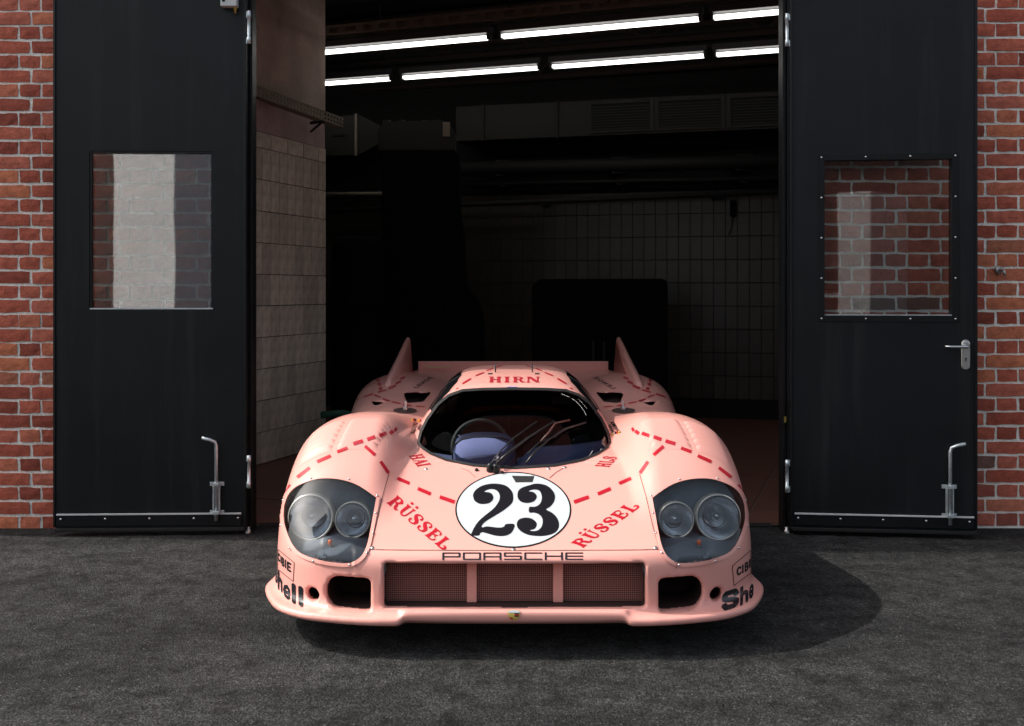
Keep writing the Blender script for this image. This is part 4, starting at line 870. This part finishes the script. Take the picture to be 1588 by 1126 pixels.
# ------------------------------------------------------------------ doors
def door(label, hinge, ang, width, sgn, z0, z1, win, kick_z, frame_style, bolt_px, extra):
    # local: x from 0 (hinge) to width (free edge, away from the opening), y 0 = front face (towards camera is -y), sgn mirrors x
    root = thing('garage_door', (hinge[0], hinge[1], 0), label, 'door', rz=ang)
    X = lambda a: sgn * a
    def b_(name, a0, a1, y0, y1, c0, c1, m, par=root, bev=0.0):
        bm = bmesh.new(); bx(bm, min(X(a0), X(a1)), max(X(a0), X(a1)), y0, y1, c0, c1, bev); return objbm(name, bm, m, par)
    wx0, wx1, wz0, wz1 = win
    bm = bmesh.new()
    def q(a0, a1, c0, c1): bx(bm, min(X(a0), X(a1)), max(X(a0), X(a1)), 0, .06, c0, c1)
    q(0, wx0, z0, z1); q(wx1, width, z0, z1); q(wx0, wx1, z0, wz0); q(wx0, wx1, wz1, z1)
    bmesh.ops.remove_doubles(bm, verts=bm.verts[:], dist=1e-5)
    leaf = objbm('door_leaf', bm, 'door_paint', root)
    b_('edge_strip', width + .001, width + .014, -.006, .05, z0 + .004, z1 - .002, 'frame_paint', bev=.002)
    b_('edge_strip', -.014, -.001, -.006, .05, z0 + .004, z1 - .002, 'frame_paint', bev=.002)
    b_('weather_strip', -.006, width + .008, -.012, .055, z0 - .022, z0 - .002, 'rubber_seal', bev=.004)
    b_('kick_rail', .012, width - .006, -.010, -.001, z0 + .012, kick_z - .006, 'door_paint_dark', bev=.001)
    b_('drip_edge', .012, width - .006, -.014, -.001, kick_z - .005, kick_z + .003, 'zinc_white', bev=.001)
    for k in range(5):
        a = .03 + (width - .06) * k / 4; latheo('screw', [(0, .004), (.005, .003), (.0065, 0)], (X(a), -.010, kick_z - .026), (0, -1, 0), 'steel', root, 10)
    pane = b_('window_pane', wx0 + .002, wx1 - .002, .028, .032, wz0 + .002, wz1 - .002, 'film_glass' if sgn < 0 else 'pane_glass')
    if frame_style == 'bead':
        for nm, a0, a1, c0, c1 in (('bead', wx0 + .001, wx0 + .012, wz0 + .012, wz1 - .012), ('bead', wx1 - .012, wx1 - .001, wz0 + .012, wz1 - .012), ('bead', wx0 + .001, wx1 - .001, wz1 - .011, wz1 - .001)):
            b_('glazing_bead', a0, a1, .006, .026, c0, c1, 'frame_paint', pane)
        b_('glazing_bead', wx0 + .001, wx1 - .001, .002, .026, wz0 + .001, wz0 + .008, 'galvanised', pane)
    else:
        fo = .034
        for a0, a1, c0, c1 in ((wx0 - fo, wx0 + .0, wz0 - fo, wz1 + fo), (wx1, wx1 + fo, wz0 - fo, wz1 + fo), (wx0 + .0005, wx1 - .0005, wz1, wz1 + fo), (wx0 + .0005, wx1 - .0005, wz0 - fo, wz0)):
            b_('cover_frame', a0, a1, -.004, -.0005, c0, c1, 'door_paint_dark', pane, .0008)
        b_('glazing_bead', wx0 + .001, wx1 - .001, .002, .026, wz0 + .001, wz0 + .006, 'galvanised', pane)
        W_, H_ = wx1 - wx0 + fo, wz1 - wz0 + fo
        pts = [(wx0 - fo / 2 + W_ * k / 3, z) for k in range(4) for z in (wz0 - fo / 2, wz1 + fo / 2)] + [(x, wz0 - fo / 2 + H_ * k / 4) for k in (1, 2, 3) for x in (wx0 - fo / 2, wx1 + fo / 2)]
        for a, z in pts: latheo('frame_screw', [(0, .004), (.004, .0035), (.0055, 0)], (X(a), -.004, z), (0, -1, 0), 'steel', pane, 10)
    # drop bolt
    ba, bz0, bz1, bend = bolt_px
    bolt = b_('bolt_guide', ba - .020, ba - .012, -.024, -.001, kick_z + .015, kick_z + .155, 'galvanised', root, .002)
    b_('guide_rail', ba + .012, ba + .020, -.024, -.001, kick_z + .015, kick_z + .155, 'galvanised', bolt, .002)
    for zz in (kick_z - .004, kick_z + .155):
        b_('guide_bracket', ba - .040, ba + .040, -.006, -.0005, zz, zz + .022, 'galvanised', bolt, .002)
        b_('guide_keeper', ba - .018, ba + .018, -.036, -.004, zz + .001, zz + .021, 'galvanised', bolt, .003)
    pts = [(X(ba), -.022, bz0), (X(ba), -.022, bz1 - .045), (X(ba + bend * .006), -.026, bz1 - .022), (X(ba + bend * .030), -.034, bz1 - .010), (X(ba + bend * .075), -.045, bz1 + .004)]
    tubeo('bolt_rod', pts, .0095, 'galvanised', bolt, 14)
    # hinges
    for hz in extra['hinges']:
        hg = latheo('hinge', [(0, -.092), (.011, -.092), (.011, -.055), (.0095, -.054), (.0095, .054), (.011, .055), (.011, .092), (0, .092)], (X(-.032), -.012, hz), (0, 0, 1), 'galvanised', root, 14)
        b_('hinge_plate', -.034, -.014, -.004, -.001, hz - .09, hz - .056, 'galvanised', hg); b_('hinge_plate', -.034, -.014, -.004, -.001, hz + .056, hz + .09, 'galvanised', hg)
    return root, b_, X
Yh = 5.745
kz = CAM_H - (797 - HY) * 5.72 / FOC
xl = (378 - CX) * Yh / FOC; wl_ = 1.044
dl_root, bl_, Xl = door('black steel garage door with bare flush window, folded back against left brick wall', (xl, Yh), math.radians(1.9), wl_, -1, .047, 3.16,
    (( -1.685) * -1 + xl, (-2.372) * -1 + xl, CAM_H - (480 - HY) * 5.72 / FOC, CAM_H - (234 - HY) * 5.72 / FOC), kz, 'bead',
    (xl - (336.5 - CX) * 5.735 / FOC, .085, CAM_H - (679 - HY) * 5.72 / FOC, 1), dict(hinges=[CAM_H - (43 - HY) * Yh / FOC, CAM_H - (731 - HY) * Yh / FOC]))
xr = (1229 - CX) * Yh / FOC; wr_ = .986
dr_root, br_, Xr = door('black steel garage door with lever handle and screwed window frame on right', (xr, Yh), math.radians(-6.0), wr_, 1, .047, 3.16,
    (.176, .866, CAM_H - (489.5 - HY) * 5.70 / FOC, CAM_H - (248 - HY) * 5.70 / FOC), kz, 'cover',
    ((1472.5 - CX) * 5.66 / FOC - xr, .08, CAM_H - (687 - HY) * 5.66 / FOC, 1), dict(hinges=[CAM_H - (47 - HY) * Yh / FOC, CAM_H - (738 - HY) * Yh / FOC]))
# lever handle with plate on the right door
ha = (1497 - CX) * 5.65 / FOC - xr + .004; hz = CAM_H - (550 - HY) * 5.65 / FOC
bm = bmesh.new(); vs = []
out = [(.0235 * math.cos(t), .060 + .0235 * math.sin(t)) for t in np.linspace(0, math.pi, 13)] + [(.0235 * math.cos(t), -.060 + .0235 * math.sin(t)) for t in np.linspace(math.pi, 2 * math.pi, 13)]
A = [bm.verts.new((x + ha, -.001, z + hz)) for x, z in out]; B = [bm.verts.new((x * .97 + ha, -.008, z * .99 + hz)) for x, z in out]; Cc = [bm.verts.new((x * .9 + ha, -.0095, z * .96 + hz)) for x, z in out]
for R1, R2 in ((A, B), (B, Cc)):
    for k in range(len(out)): bm.faces.new((R1[k], R1[(k + 1) % len(out)], R2[(k + 1) % len(out)], R2[k]))
bm.faces.new(Cc)
plate = objbm('handle_plate', bm, 'brushed', dr_root)
tubeo('lever', [(ha + .002, -.008, hz + .047), (ha + .002, -.034, hz + .047), (ha - .004, -.044, hz + .046), (ha - .03, -.047, hz + .045), (ha - .09, -.046, hz + .045), (ha - .122, -.040, hz + .048)], [.009, .009, .009, .0085, .0075, .005], 'steel', plate, 14)
latheo('handle_rose', [(.010, 0), (.019, .0015), (.021, .0), ], (ha, -.0096, hz + .055), (0, -1, 0), 'steel', plate, 20)
bm = bmesh.new(); lathe(bm, [(0, .0005), (.0055, .0005)], (ha, -.0096, hz - .022), (0, -1, 0), 14); objbm('keyhole', bm, 'cavity_black', plate)
box('keyhole_slot', ha - .003, ha + .003, -.0102, -.0096, hz - .038, hz - .023, 'cavity_black', plate)
# magnetic closer box on the left door
zb = CAM_H - (12 - HY) * 5.73 / FOC; xb = xl - (357 - CX) * 5.735 / FOC
cb = bl_('closer_box', xb - .045, xb + .045, -.05, -.001, zb, zb + .09, 'zinc_white', dl_root, .004)
latheo('closer_pin', [(0, -.03), (.006, -.03), (.006, -.012), (.010, -.010), (.010, .004)], (Xl(xb - .032), -.025, zb - .004), (0, 0, 1), 'brass', cb, 12)
latheo('closer_screw', [(0, .002), (.009, .002), (.010, 0)], (Xl(xb + .028), -.051, zb + .032), (0, -1, 0), 'gasket', cb, 14)

# door frame posts (steel profiles) and lintel
fr = thing('door_frame', (0, 5.86, 0), 'black steel frame around the garage opening', 'door frame')
for sx, pa, pb in ((-1, 379.5, 397), (1, 1208, 1227)):
    xa, xb_ = sorted(((pa - CX) * 5.89 / FOC, (pb - CX) * 5.89 / FOC)); w3 = (xb_ - xa) / 3
    for k, (yy0, yy1) in enumerate(((-.03, .04), (-.06, .03), (-.045, .05)) if sx < 0 else ((-.045, .05), (-.06, .03), (-.03, .04))):
        box('frame_post', xa + k * w3 + .002, xa + (k + 1) * w3 - .002, yy0, yy1, .0, 3.2, 'frame_paint', fr, .003)
    box('frame_post', xa + .004, xb_ - .004, .0, .035, .0, 3.2, 'rubber_seal', fr)
box('reveal_lining', -1.599, -1.576, .043, .40, .0, 3.2, 'rubber_seal', fr); box('reveal_lining', 1.645, 1.669, .043, .40, .0, 3.2, 'rubber_seal', fr)
box('frame_head', -1.60, 1.67, -.05, .10, 3.201, 3.30, 'frame_paint', fr)
for sx, px_ in ((-1, 386), (1, 1219)):
    x_ = (px_ - CX) * 5.80 / FOC; latheo('floor_pivot', [(0, .035), (.012, .035), (.012, .02), (.017, .018), (.017, 0)], (x_, -.075, .001), (0, 0, 1), 'dull_steel', fr, 14)
box('strike_plate', (1217.5 - CX) * 5.80 / FOC - .006, (1217.5 - CX) * 5.80 / FOC + .006, -.064, -.0605, CAM_H - (655 - HY) * 5.8 / FOC, CAM_H - (646 - HY) * 5.8 / FOC, 'brass', fr)

# ------------------------------------------------------------------ garage interior (its axes stand 19.5 degrees to the facade)
TH = math.radians(19.5)
# enclosing shell
sh = lambda nm, lab, *a: tag(box(nm, *a), lab, kind='structure')
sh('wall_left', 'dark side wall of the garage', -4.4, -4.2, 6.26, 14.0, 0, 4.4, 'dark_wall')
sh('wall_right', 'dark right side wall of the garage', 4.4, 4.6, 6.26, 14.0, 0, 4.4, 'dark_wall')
sh('ceiling', 'dark garage ceiling', -4.6, 4.8, 6.26, 14.0, 4.3, 4.4, 'flat_black')
# floor of large plates
fl = thing('floor', (0, 6.0, 0), 'reddish brown floor of large plates inside the garage', None, kind='structure')
obj('floor_bed', [(-4.3, .01, -.004), (4.5, .01, -.004), (4.5, 8, -.004), (-4.3, 8, -.004)], [(0, 1, 2, 3)], 'floor_joint', fl)
p0 = atz(1165, 790, 0); ux = Vector((math.cos(TH), -math.sin(TH), 0)); uy = Vector((math.sin(TH), math.cos(TH), 0)); pw, pl = 1.30, 1.9
def clip_front(P, y0):
    out = []
    for a, b in zip(P, P[1:] + P[:1]):
        if a.y >= y0: out.append(a)
        if (a.y >= y0) != (b.y >= y0): t = (y0 - a.y) / (b.y - a.y); out.append(a + (b - a) * t)
    return out
for i in range(-5, 4):
    for j in range(-2, 5):
        g = .006; o = p0 + ux * (i * pw) + uy * (j * pl - .75)
        P = [o + ux * g + uy * g, o + ux * (pw - g) + uy * g, o + ux * (pw - g) + uy * (pl - g), o + ux * g + uy * (pl - g)]
        P = clip_front(P, 6.03)
        if len(P) < 3 or all(p.x < -4.2 or p.x > 4.4 or p.y > 13.5 for p in P): continue
        n_ = len(P); c = sum(P, Vector()) / n_
        obj('floor_plate', [(p.x, p.y - 6.0, .002) for p in P] + [(p.x, p.y - 6.0, -.003) for p in P], [tuple(range(n_))] + [(k, n_ + k, n_ + (k + 1) % n_, (k + 1) % n_) for k in range(n_)], 'floor_plate', fl)

# left tiled wall return
def tile_mesh(nm, w, hh, m):
    bm = bmesh.new(); bx(bm, -w / 2, w / 2, -.006, .004, -hh / 2, hh / 2, .0025); me_ = bpy.data.meshes.new('tile'); bm.to_mesh(me_); bm.free(); me_.materials.append(MATS[m]); return me_
tA = tile_mesh('tile', .1185, .2445, 'tile_pier'); tAh = tile_mesh('tile', .1185, .120, 'tile_pier'); tB = tile_mesh('tile', .1205, .2420, 'tile_back_shaded')
O = Vector((-2.010 - .30 * math.sin(TH), 8.0 - .30 * math.cos(TH), 0)); LW = 1.365
tw = thing('tiled_wall', O, 'tiled side wall with dull grey tiles and stained plaster above, beside left door', 'wall', rz=math.pi / 2 - TH)
# local x runs into the room along the wall, local -y faces the opening
box('wall_core', -.5, LW, .005, .25, 0, 2.632, 'grout', tw); box('plaster_band', -.5, LW + .001, .001, .252, 2.634, 2.95, 'plaster_pink', tw); box('plaster_upper', -.5, LW + .002, -.003, .254, 2.952, 4.29, 'plaster', tw)
tAw = tile_mesh('tile', .2435, .120, 'tile_pier')
for r in range(11):
    for c in range(-3, 11):
        x = (c + .5) * .125
        if x > LW - .05: continue
        wide = r == 10 and x + .1875 <= LW + .02
        if r == 10 and c % 2: continue
        o = bpy.data.objects.new('tile', tA if r < 10 else tAw if wide else tAh); COL.objects.link(o); o.parent = tw
        o.location = (x + (.0625 if wide else 0), rnd(-.001, .001), 2.5675 if r == 10 else .130 + r * .25); o.rotation_euler = (rnd(-.006, .006), 0, rnd(-.006, .006))
# cable tray across the tiled wall
p1, p2 = at(398, 141, 7.95), at(530, 190, 8.75); dv = (p2 - p1); L = dv.length
tr = thing('cable_tray', p1, 'perforated metal cable tray on brackets crossing the left interior wall', 'cable tray', rz=math.atan2(dv.y, dv.x))
bm = bmesh.new(); nh = 26
sl_ = dv.z / math.hypot(dv.x, dv.y); L2 = math.hypot(dv.x, dv.y)
for k in range(nh + 1):
    a = L2 * k / nh; bx(bm, a - .009, a + .009, -.004, 0, sl_ * a - .030, sl_ * a + .035)
for zz in (-.034, .0, .035):
    M = Matrix.Shear('XY', 4, (0, 0)) if False else None
    v0 = [bm.verts.new(q) for q in ((-.02, -.005, zz - .008 - .02 * sl_), (L2 + .02, -.005, zz - .008 + (L2 + .02) * sl_), (L2 + .02, -.005, zz + .008 + (L2 + .02) * sl_), (-.02, -.005, zz + .008 - .02 * sl_))]
    v1 = [bm.verts.new(v.co + Vector((0, .09 if zz < 0 else .004, 0))) for v in v0]
    bm.faces.new(v0); bm.faces.new(v1[::-1])
    for k in range(4): bm.faces.new((v0[k], v1[k], v1[(k + 1) % 4], v0[(k + 1) % 4]))
objbm('tray_rail', bm, 'tray_metal', tr)
for a in (.02, L2 * .78):
    bm = bmesh.new(); tube(bm, [(a, .0, sl_ * a - .04), (a + .0, .16, sl_ * a - .045)], .014, 8); tube(bm, [(a, .01, sl_ * a - .04), (a, .16, sl_ * a - .12)], .010, 8); objbm('tray_bracket', bm, 'iron', tr)

# back wall with tiles
TB = math.radians(15.0); pb = at(955, 500, 11.25)
bk = thing('tiled_wall', (pb.x, pb.y, 0), 'back wall of upright tiles with shade put into their colour, behind the car', 'wall', rz=-TB)
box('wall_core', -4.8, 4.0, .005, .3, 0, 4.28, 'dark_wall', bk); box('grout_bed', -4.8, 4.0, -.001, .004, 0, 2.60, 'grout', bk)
rest = []; cands = []
z_ref = CAM_H - (439 - HY) * 11.25 / FOC
for r in range(-6, 6):
    zc_ = z_ref + (r + .5) * .25
    if zc_ < .13 or zc_ > 2.5: continue
    for c in range(-37, 26):
        x = c * .125; wp = Vector((pb.x + x * math.cos(TB), pb.y - x * math.sin(TB), zc_)); px_, py_ = CX + wp.x * FOC / wp.y, HY + (CAM_H - wp.z) * FOC / wp.y
        seen = (700 < px_ < 1216 and 285 < py_ < 660 and not (835 < px_ < 1030 and py_ > 450) and not (px_ < 1045 and py_ > 560)) or (500 < px_ < 600 and 320 < py_ < 400)
        (cands if seen else rest).append((x, zc_))
cands.sort(key=lambda q: -q[0]); rest += cands[290:]
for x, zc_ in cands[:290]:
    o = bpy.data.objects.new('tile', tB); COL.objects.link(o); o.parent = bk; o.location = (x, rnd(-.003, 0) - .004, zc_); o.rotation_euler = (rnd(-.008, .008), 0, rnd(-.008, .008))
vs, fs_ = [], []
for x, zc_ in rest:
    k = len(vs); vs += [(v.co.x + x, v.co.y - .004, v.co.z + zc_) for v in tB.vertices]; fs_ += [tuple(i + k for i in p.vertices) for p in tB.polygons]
o = obj('tile_mass', vs, fs_, 'tile_back_shaded', bk); o['kind'] = 'stuff'
def bw(px, py, off=0.0):                   # a pixel on the back wall plane -> local coords of the back wall
    n_ = Vector((math.sin(TB), math.cos(TB), 0)); o_ = Vector((pb.x, pb.y, 0)) - n_ * off; dr_ = Vector(((px - CX) / FOC, 1, -(py - HY) / FOC)); t = (o_ - Vector((0, 0, CAM_H))).dot(n_) / dr_.dot(n_)
    w_p = Vector((0, 0, CAM_H)) + dr_ * t; return w_p
# air duct with louvred grilles along the back wall
def place_on_back(name, label, cat, px0, px1, py0, py1, off, depth, m, **k):
    a, b = bw(px0, (py0 + py1) / 2, off), bw(px1, (py0 + py1) / 2, off); zt = bw((px0 + px1) / 2, py0, off).z; zb_ = bw((px0 + px1) / 2, py1, off).z
    o = thing(name, (a.x, a.y, zb_), label, cat, rz=-TB, **k); return o, (Vector((b.x - a.x, b.y - a.y, 0))).length, zt - zb_
du, w, hh = place_on_back('air_duct', 'flat sheet metal air duct with louvred grilles high on back wall', 'air duct', 706, 1240, 152, 208, .55, .5, 'duct_metal')
box('duct_body', 0, w, .02, .5, 0, hh, 'duct_metal', du, .004)
for (a, b) in ((929, 1019), (1033, 1126), (1141, 1236)):
    x0, x1 = (a - 706) / 534 * w, (b - 706) / 534 * w
    gr_ = box('vent_opening', x0, x1, .012, .019, hh * .14, hh * .86, 'flat_black', du)
    for (q0, q1, s0, s1) in ((x0 - .04, x0 - .001, .06, .94), (x1 + .001, x1 + .04, .06, .94), (x0, x1, .865, .94), (x0, x1, .06, .135)): box('vent_frame', q0, q1, .002, .018, hh * s0, hh * s1, 'duct_metal', gr_, .002)
    for k in range(9): box('vent_slat', x0 + .004, x1 - .004, .004, .011, hh * (.16 + .076 * k), hh * (.16 + .076 * k) + .010, 'duct_slat', gr_)
for x_ in (.30, .31 * w): box('duct_flange', x_, x_ + .03, -.004, .019, -.012, hh + .012, 'iron', du)
for k in range(5): latheo('rivet', [(0, .004), (.006, 0)], (.33 * w + .18, .019, hh * (.15 + .17 * k)), (0, -1, 0), 'iron', du, 8)
du2, w, hh = place_on_back('air_duct', 'tapering sheet metal air duct left of the dark column', 'air duct', 500, 590, 178, 240, .60, .4, 'duct_metal')
bm = bmesh.new(); 
prof_ = [(-.4, 0), (w * .55, 0), (w * .62, .0), (w * 1.02, hh * .30), (w * 1.02, hh * .68), (w * .62, hh), (-.4, hh)]
A = [bm.verts.new((x, .02, z)) for x, z in prof_]; B = [bm.verts.new((x, .4, z)) for x, z in prof_]
bm.faces.new(A); bm.faces.new(B[::-1])
for k in range(len(A)): bm.faces.new((A[k], B[k], B[(k + 1) % len(A)], A[(k + 1) % len(A)]))
objbm('duct_body', bm, 'duct_metal', du2); box('duct_flange', w * .56, w * .60, -.002, .018, -.01, hh + .01, 'tray_metal', du2); box('damper_handle', w * .15, w * .36, .008, .018, hh * .48, hh * .53, 'flat_black', du2)
# pipes and rails across the back wall
for px0, px1, py0, py1, r, off, lab in ((500, 600, 301, 300, .022, .35, 'pale heating pipe left of the dark column'), (500, 1240, 326, 296, .030, .25, 'dark heating pipe running along the back wall'), (706, 1240, 262, 250, .075, .30, 'thick dark pipe under the air duct'), (706, 1240, 285, 276, .028, .22, 'thin dark pipe under the thick pipe')):
    a, b = bw(px0, py0, off), bw(px1, py1, off); tg = thing('pipe', a, lab, 'pipe'); tubeo('pipe_run', [(0, 0, 0), b - a], r, 'iron' if 'pale' not in lab else 'tray_metal', tg)
    dv = b - a
    for k in (.15, .5, .85): box('pipe_clip', -r - .01, r + .01, -.01, .25, -r - .012, r + .012, 'iron', tg, origin=dv * k)
a = bw(1137, 318, .1); hb = thing('hanging_switch', a, 'small dark pull switch hanging on the back wall at right', 'switch')
box('switch_body', -.03, .03, -.02, .03, -.12, .05, 'machine_black', hb, .01); tubeo('switch_cord', [(0, 0, -.12), (-.02, 0, -.25), (-.05, 0, -.32)], .006, 'machine_black', hb)

# machinery in the dark
p = at(655, 500, 9.9)
mc = thing('lift_column', (p.x, p.y, 0), 'tall black machine column standing behind the car', 'machine')
def profile_block(name, pts, y0, y1, m, parent, bev=.02):
    bm = bmesh.new(); A = [bm.verts.new((x, y0, z)) for x, z in pts]; f = bm.faces.new(A); r = bmesh.ops.extrude_face_region(bm, geom=[f]); vv = [e for e in r['geom'] if isinstance(e, bmesh.types.BMVert)]
    bmesh.ops.translate(bm, verts=vv, vec=(0, y1 - y0, 0)); bmesh.ops.bevel(bm, geom=bm.edges[:], offset=bev, segments=2, affect='EDGES'); return objbm(name, bm, m, parent)
cpx = lambda px, py: ((px - 655) * 9.9 / FOC, CAM_H - (py - HY) * 9.9 / FOC)
profile_block('column_body', [cpx(596, 660), cpx(596, 240), cpx(712, 240), cpx(714, 330), cpx(720, 370), cpx(722, 440), cpx(742, 465), cpx(750, 490), cpx(752, 660)], -.2, .25, 'machine_black', mc)
profile_block('column_head', [cpx(590, 238), cpx(588, 205), cpx(600, 193), cpx(690, 190), cpx(706, 205), cpx(706, 238)], -.16, .22, 'iron', mc, .015)
for q in (600, 622, 660, 680): x_, z_ = cpx(q, 193); latheo('head_bolt', [(0, .04), (.035, .04), (.045, .0), (.045, -.02)], (x_, .0, z_), (0, 0, 1), 'iron', mc, 14)
x_, z_ = cpx(694, 205); box('type_plate', x_ - .035, x_ + .035, -.172, -.165, z_ - .07, z_ + .07, 'label_plate', mc, .004)
box('column_foot', -.45, .62, -.3, .35, 0, .12, 'machine_black', mc, .01)
p = at(932, 500, 9.95); cab = thing('steel_cabinet', (p.x, p.y, 0), 'wide black cabinet standing against the tiled back wall', 'cabinet', rz=-TB * .6)
hw = (1034 - 830) / 2 * 9.95 / FOC; zt = CAM_H - (433 - HY) * 9.95 / FOC
profile_block('cabinet_body', [(-hw, .06), (-hw, zt - .07), (-hw + .07, zt), (hw - .03, zt), (hw, zt - .04), (hw, .06)], -.3, .3, 'machine_black', cab, .012)
for k in (-1, 1): box('cabinet_door', min(0, k * (hw - .03)) + .004, max(0, k * (hw - .03)) - .004, -.312, -.301, .12, zt - .12, 'machine_black', cab, .003); box('door_pull', k * .05 - .01, k * .05 + .01, -.33, -.312, .7, .9, 'iron', cab, .003)
box('plinth', -hw + .03, hw - .03, -.26, .28, 0, .06, 'machine_black', cab)
p = at(556, 450, 9.6); dm = thing('oil_drum', (p.x, p.y, 0), 'black round topped drum beside the dark column', 'drum'); rr = 42 * 9.6 / FOC; zt = CAM_H - (366 - HY) * 9.6 / FOC
latheo('drum_body', [(0, 0), (rr, 0), (rr, zt * .33), (rr * 1.03, zt * .34), (rr, zt * .35), (rr, zt * .66), (rr * 1.03, zt * .67), (rr, zt * .68), (rr, zt - .14), (rr * .92, zt - .05), (rr * .7, zt - .012), (0, zt)], (0, 0, 0), (0, 0, 1), 'machine_black', dm, 36)
p = atz(520, 640, .35); gj = thing('floor_jack', (p.x, p.y, 0), 'green trolley jack handle showing behind the left fender', 'jack')
tubeo('jack_arm', [(-.12, 0, .33), (.05, .0, .345), (.22, .1, .30)], .03, 'green_paint', gj); box('jack_body', .0, .35, .0, .25, .02, .30, 'green_paint', gj, .02)

# fluorescent lamps on two perforated rails
ZL = 3.58
def lp(px, row):
    py = 82 - .0889 * (px - 495) if row == 0 else 130 - .0737 * (px - 502)
    Y = (ZL - CAM_H) * FOC / (HY - py); return at(px, py, Y)
names = [(0, 495, 756, 'first tube lamp of the front row above the left wall'), (0, 780, 1083, 'middle tube lamp of the front row, longest in view'), (0, 1108, 1390, 'right tube lamp of the front row, cut by the door frame'),
         (1, 395, 605, 'left tube lamp of the rear row, half hidden by the wall'), (1, 627, 834, 'second tube lamp of the rear row above the dark column'), (1, 858, 1091, 'third tube lamp of the rear row above the duct grilles'), (1, 1112, 1340, 'right tube lamp of the rear row, cut by the door frame')]
for row, a, b, lab in names:
    A, B = lp(a, row), lp(b, row); dv = B - A; L = dv.length
    t = thing('fluorescent_lamp', A, 'lit white ' + lab, 'lamp', group='tube lamps under the garage ceiling', rz=math.atan2(dv.y, dv.x))
    box('lamp_housing', -.04, L + .04, -.05, .05, .035, .095, 'lamp_housing', t, .006)
    for sy in (-.022, .022): tubeo('tube', [(.0, sy, 0), (L, sy, 0)], .016, 'tube_light', t, 12)
    for xx in (-.03, L + .005): box('lamp_holder', xx, xx + .025, -.045, .045, -.02, .034, 'lamp_housing', t, .004)
for row, (a, b) in enumerate(((495, 1390), (395, 1340))):
    A, B = lp(a, row), lp(b, row); dv = B - A; L = dv.length
    t = thing('lamp_rail', A + Vector((0, 0, .10)), 'perforated steel rail carrying the %s row of tube lamps' % ('front', 'rear')[row], 'rail', rz=math.atan2(dv.y, dv.x))
    bm = bmesh.new(); bx(bm, -.1, L + .1, -.055, -.050, .105, .125); bx(bm, -.1, L + .1, -.055, -.050, .035, .055); bx(bm, -.1, L + .1, .05, .055, .035, .125); bx(bm, -.1, L + .1, -.054, .054, .126, .130)
    k = 0
    while k * .17 < L + .1: bx(bm, k * .17 - .1, k * .17 - .03, -.0545, -.0505, .0555, .1045); k += 1
    objbm('rail_profile', bm, 'tray_metal' if row == 0 else 'iron', t)
    for k in range(4): tubeo('hanger', [(L * (k + .5) / 4, 0, .13), (L * (k + .5) / 4, 0, .62)], .01, 'iron', t, 8)
# roof truss
A, B = at(497, 3, 9.9), at(700, 55, 10.6)
ts = thing('roof_truss', (0, 10.2, 3.9), 'rusty steel roof truss above the tube lamps', 'truss')
for k in range(2):
    yy = .0 + k * 1.3
    tubeo('chord', [(-3.6, yy + 1.2, -.15), (3.6, yy - 1.3, -.15)], .04, 'rust_iron', ts, 6); tubeo('chord', [(-3.6, yy + 1.2, .30), (3.6, yy - 1.3, .30)], .04, 'rust_iron', ts, 6)
    for j in range(14):
        x = -3.4 + j * .52; y_ = lambda x: yy + 1.2 - (x + 3.6) / 7.2 * 2.5
        tubeo('web', [(x, y_(x), -.15 if j % 2 else .3), (x + .52, y_(x + .52), .3 if j % 2 else -.15)], .022, 'rust_iron', ts, 6)

# the yard's other side: a pale building that the panes and the lacquer mirror
yb = thing('yard_building', (0, -12.5, 0), 'pale rendered workshop building across the yard, behind the viewer', 'building')
box('facade', -14, 14.0, -6.0, 0, 0, 5.0, 'grey_render', yb)
box('roof', -14.2, 14.2, -6.2, .25, 5.001, 5.2, 'flat_black', yb)
for k in range(5):
    x_ = -5.4 + k * 2.2; f = box('window', x_, x_ + 1.3, -.02, .01, 1.3, 3.2, 'yard_glass', yb); box('window_sill', x_ - .08, x_ + 1.38, -.01, .08, 1.2, 1.298, 'white_render', f)
st_ = thing('reflection_block', (-6.75, -10.4, 0), 'unseen white block across the yard, added for the pale reflection in the left door window', 'tower', rz=math.radians(40))  # unseen block, added and turned to the sun to brighten the left pane
box('reflection_block_wall', -1.1, 1.1, -2.0, 0, 0, 6.5, 'white_render', st_, .02); box('reflection_block_cap', -1.2, 1.2, -2.1, .1, 6.501, 6.62, 'flat_black', st_)
vt = thing('reflection_box', (3.75, -10.2, 0), 'unseen white box on wheels, added for the pale reflection in the right door window', 'truck', rz=math.radians(35)); w_y = .75  # unseen box, added only for a pale patch in the right pane
box('reflection_box_body', -w_y / 2, w_y / 2, -1.6, 0, .75, 3.4, 'white_render', vt, .03); box('reflection_box_base', -w_y / 2 + .1, w_y / 2 - .1, -1.6, -.05, .35, .74, 'flat_black', vt)
for sx in (-1, 1): latheo('reflection_box_wheel', [(0, -.1), (.3, -.1), (.38, -.08), (.38, .08), (.3, .1), (0, .1)], (sx * (w_y / 2 - .2), -.5, .38), (1, 0, 0), 'rubber', vt, 24)
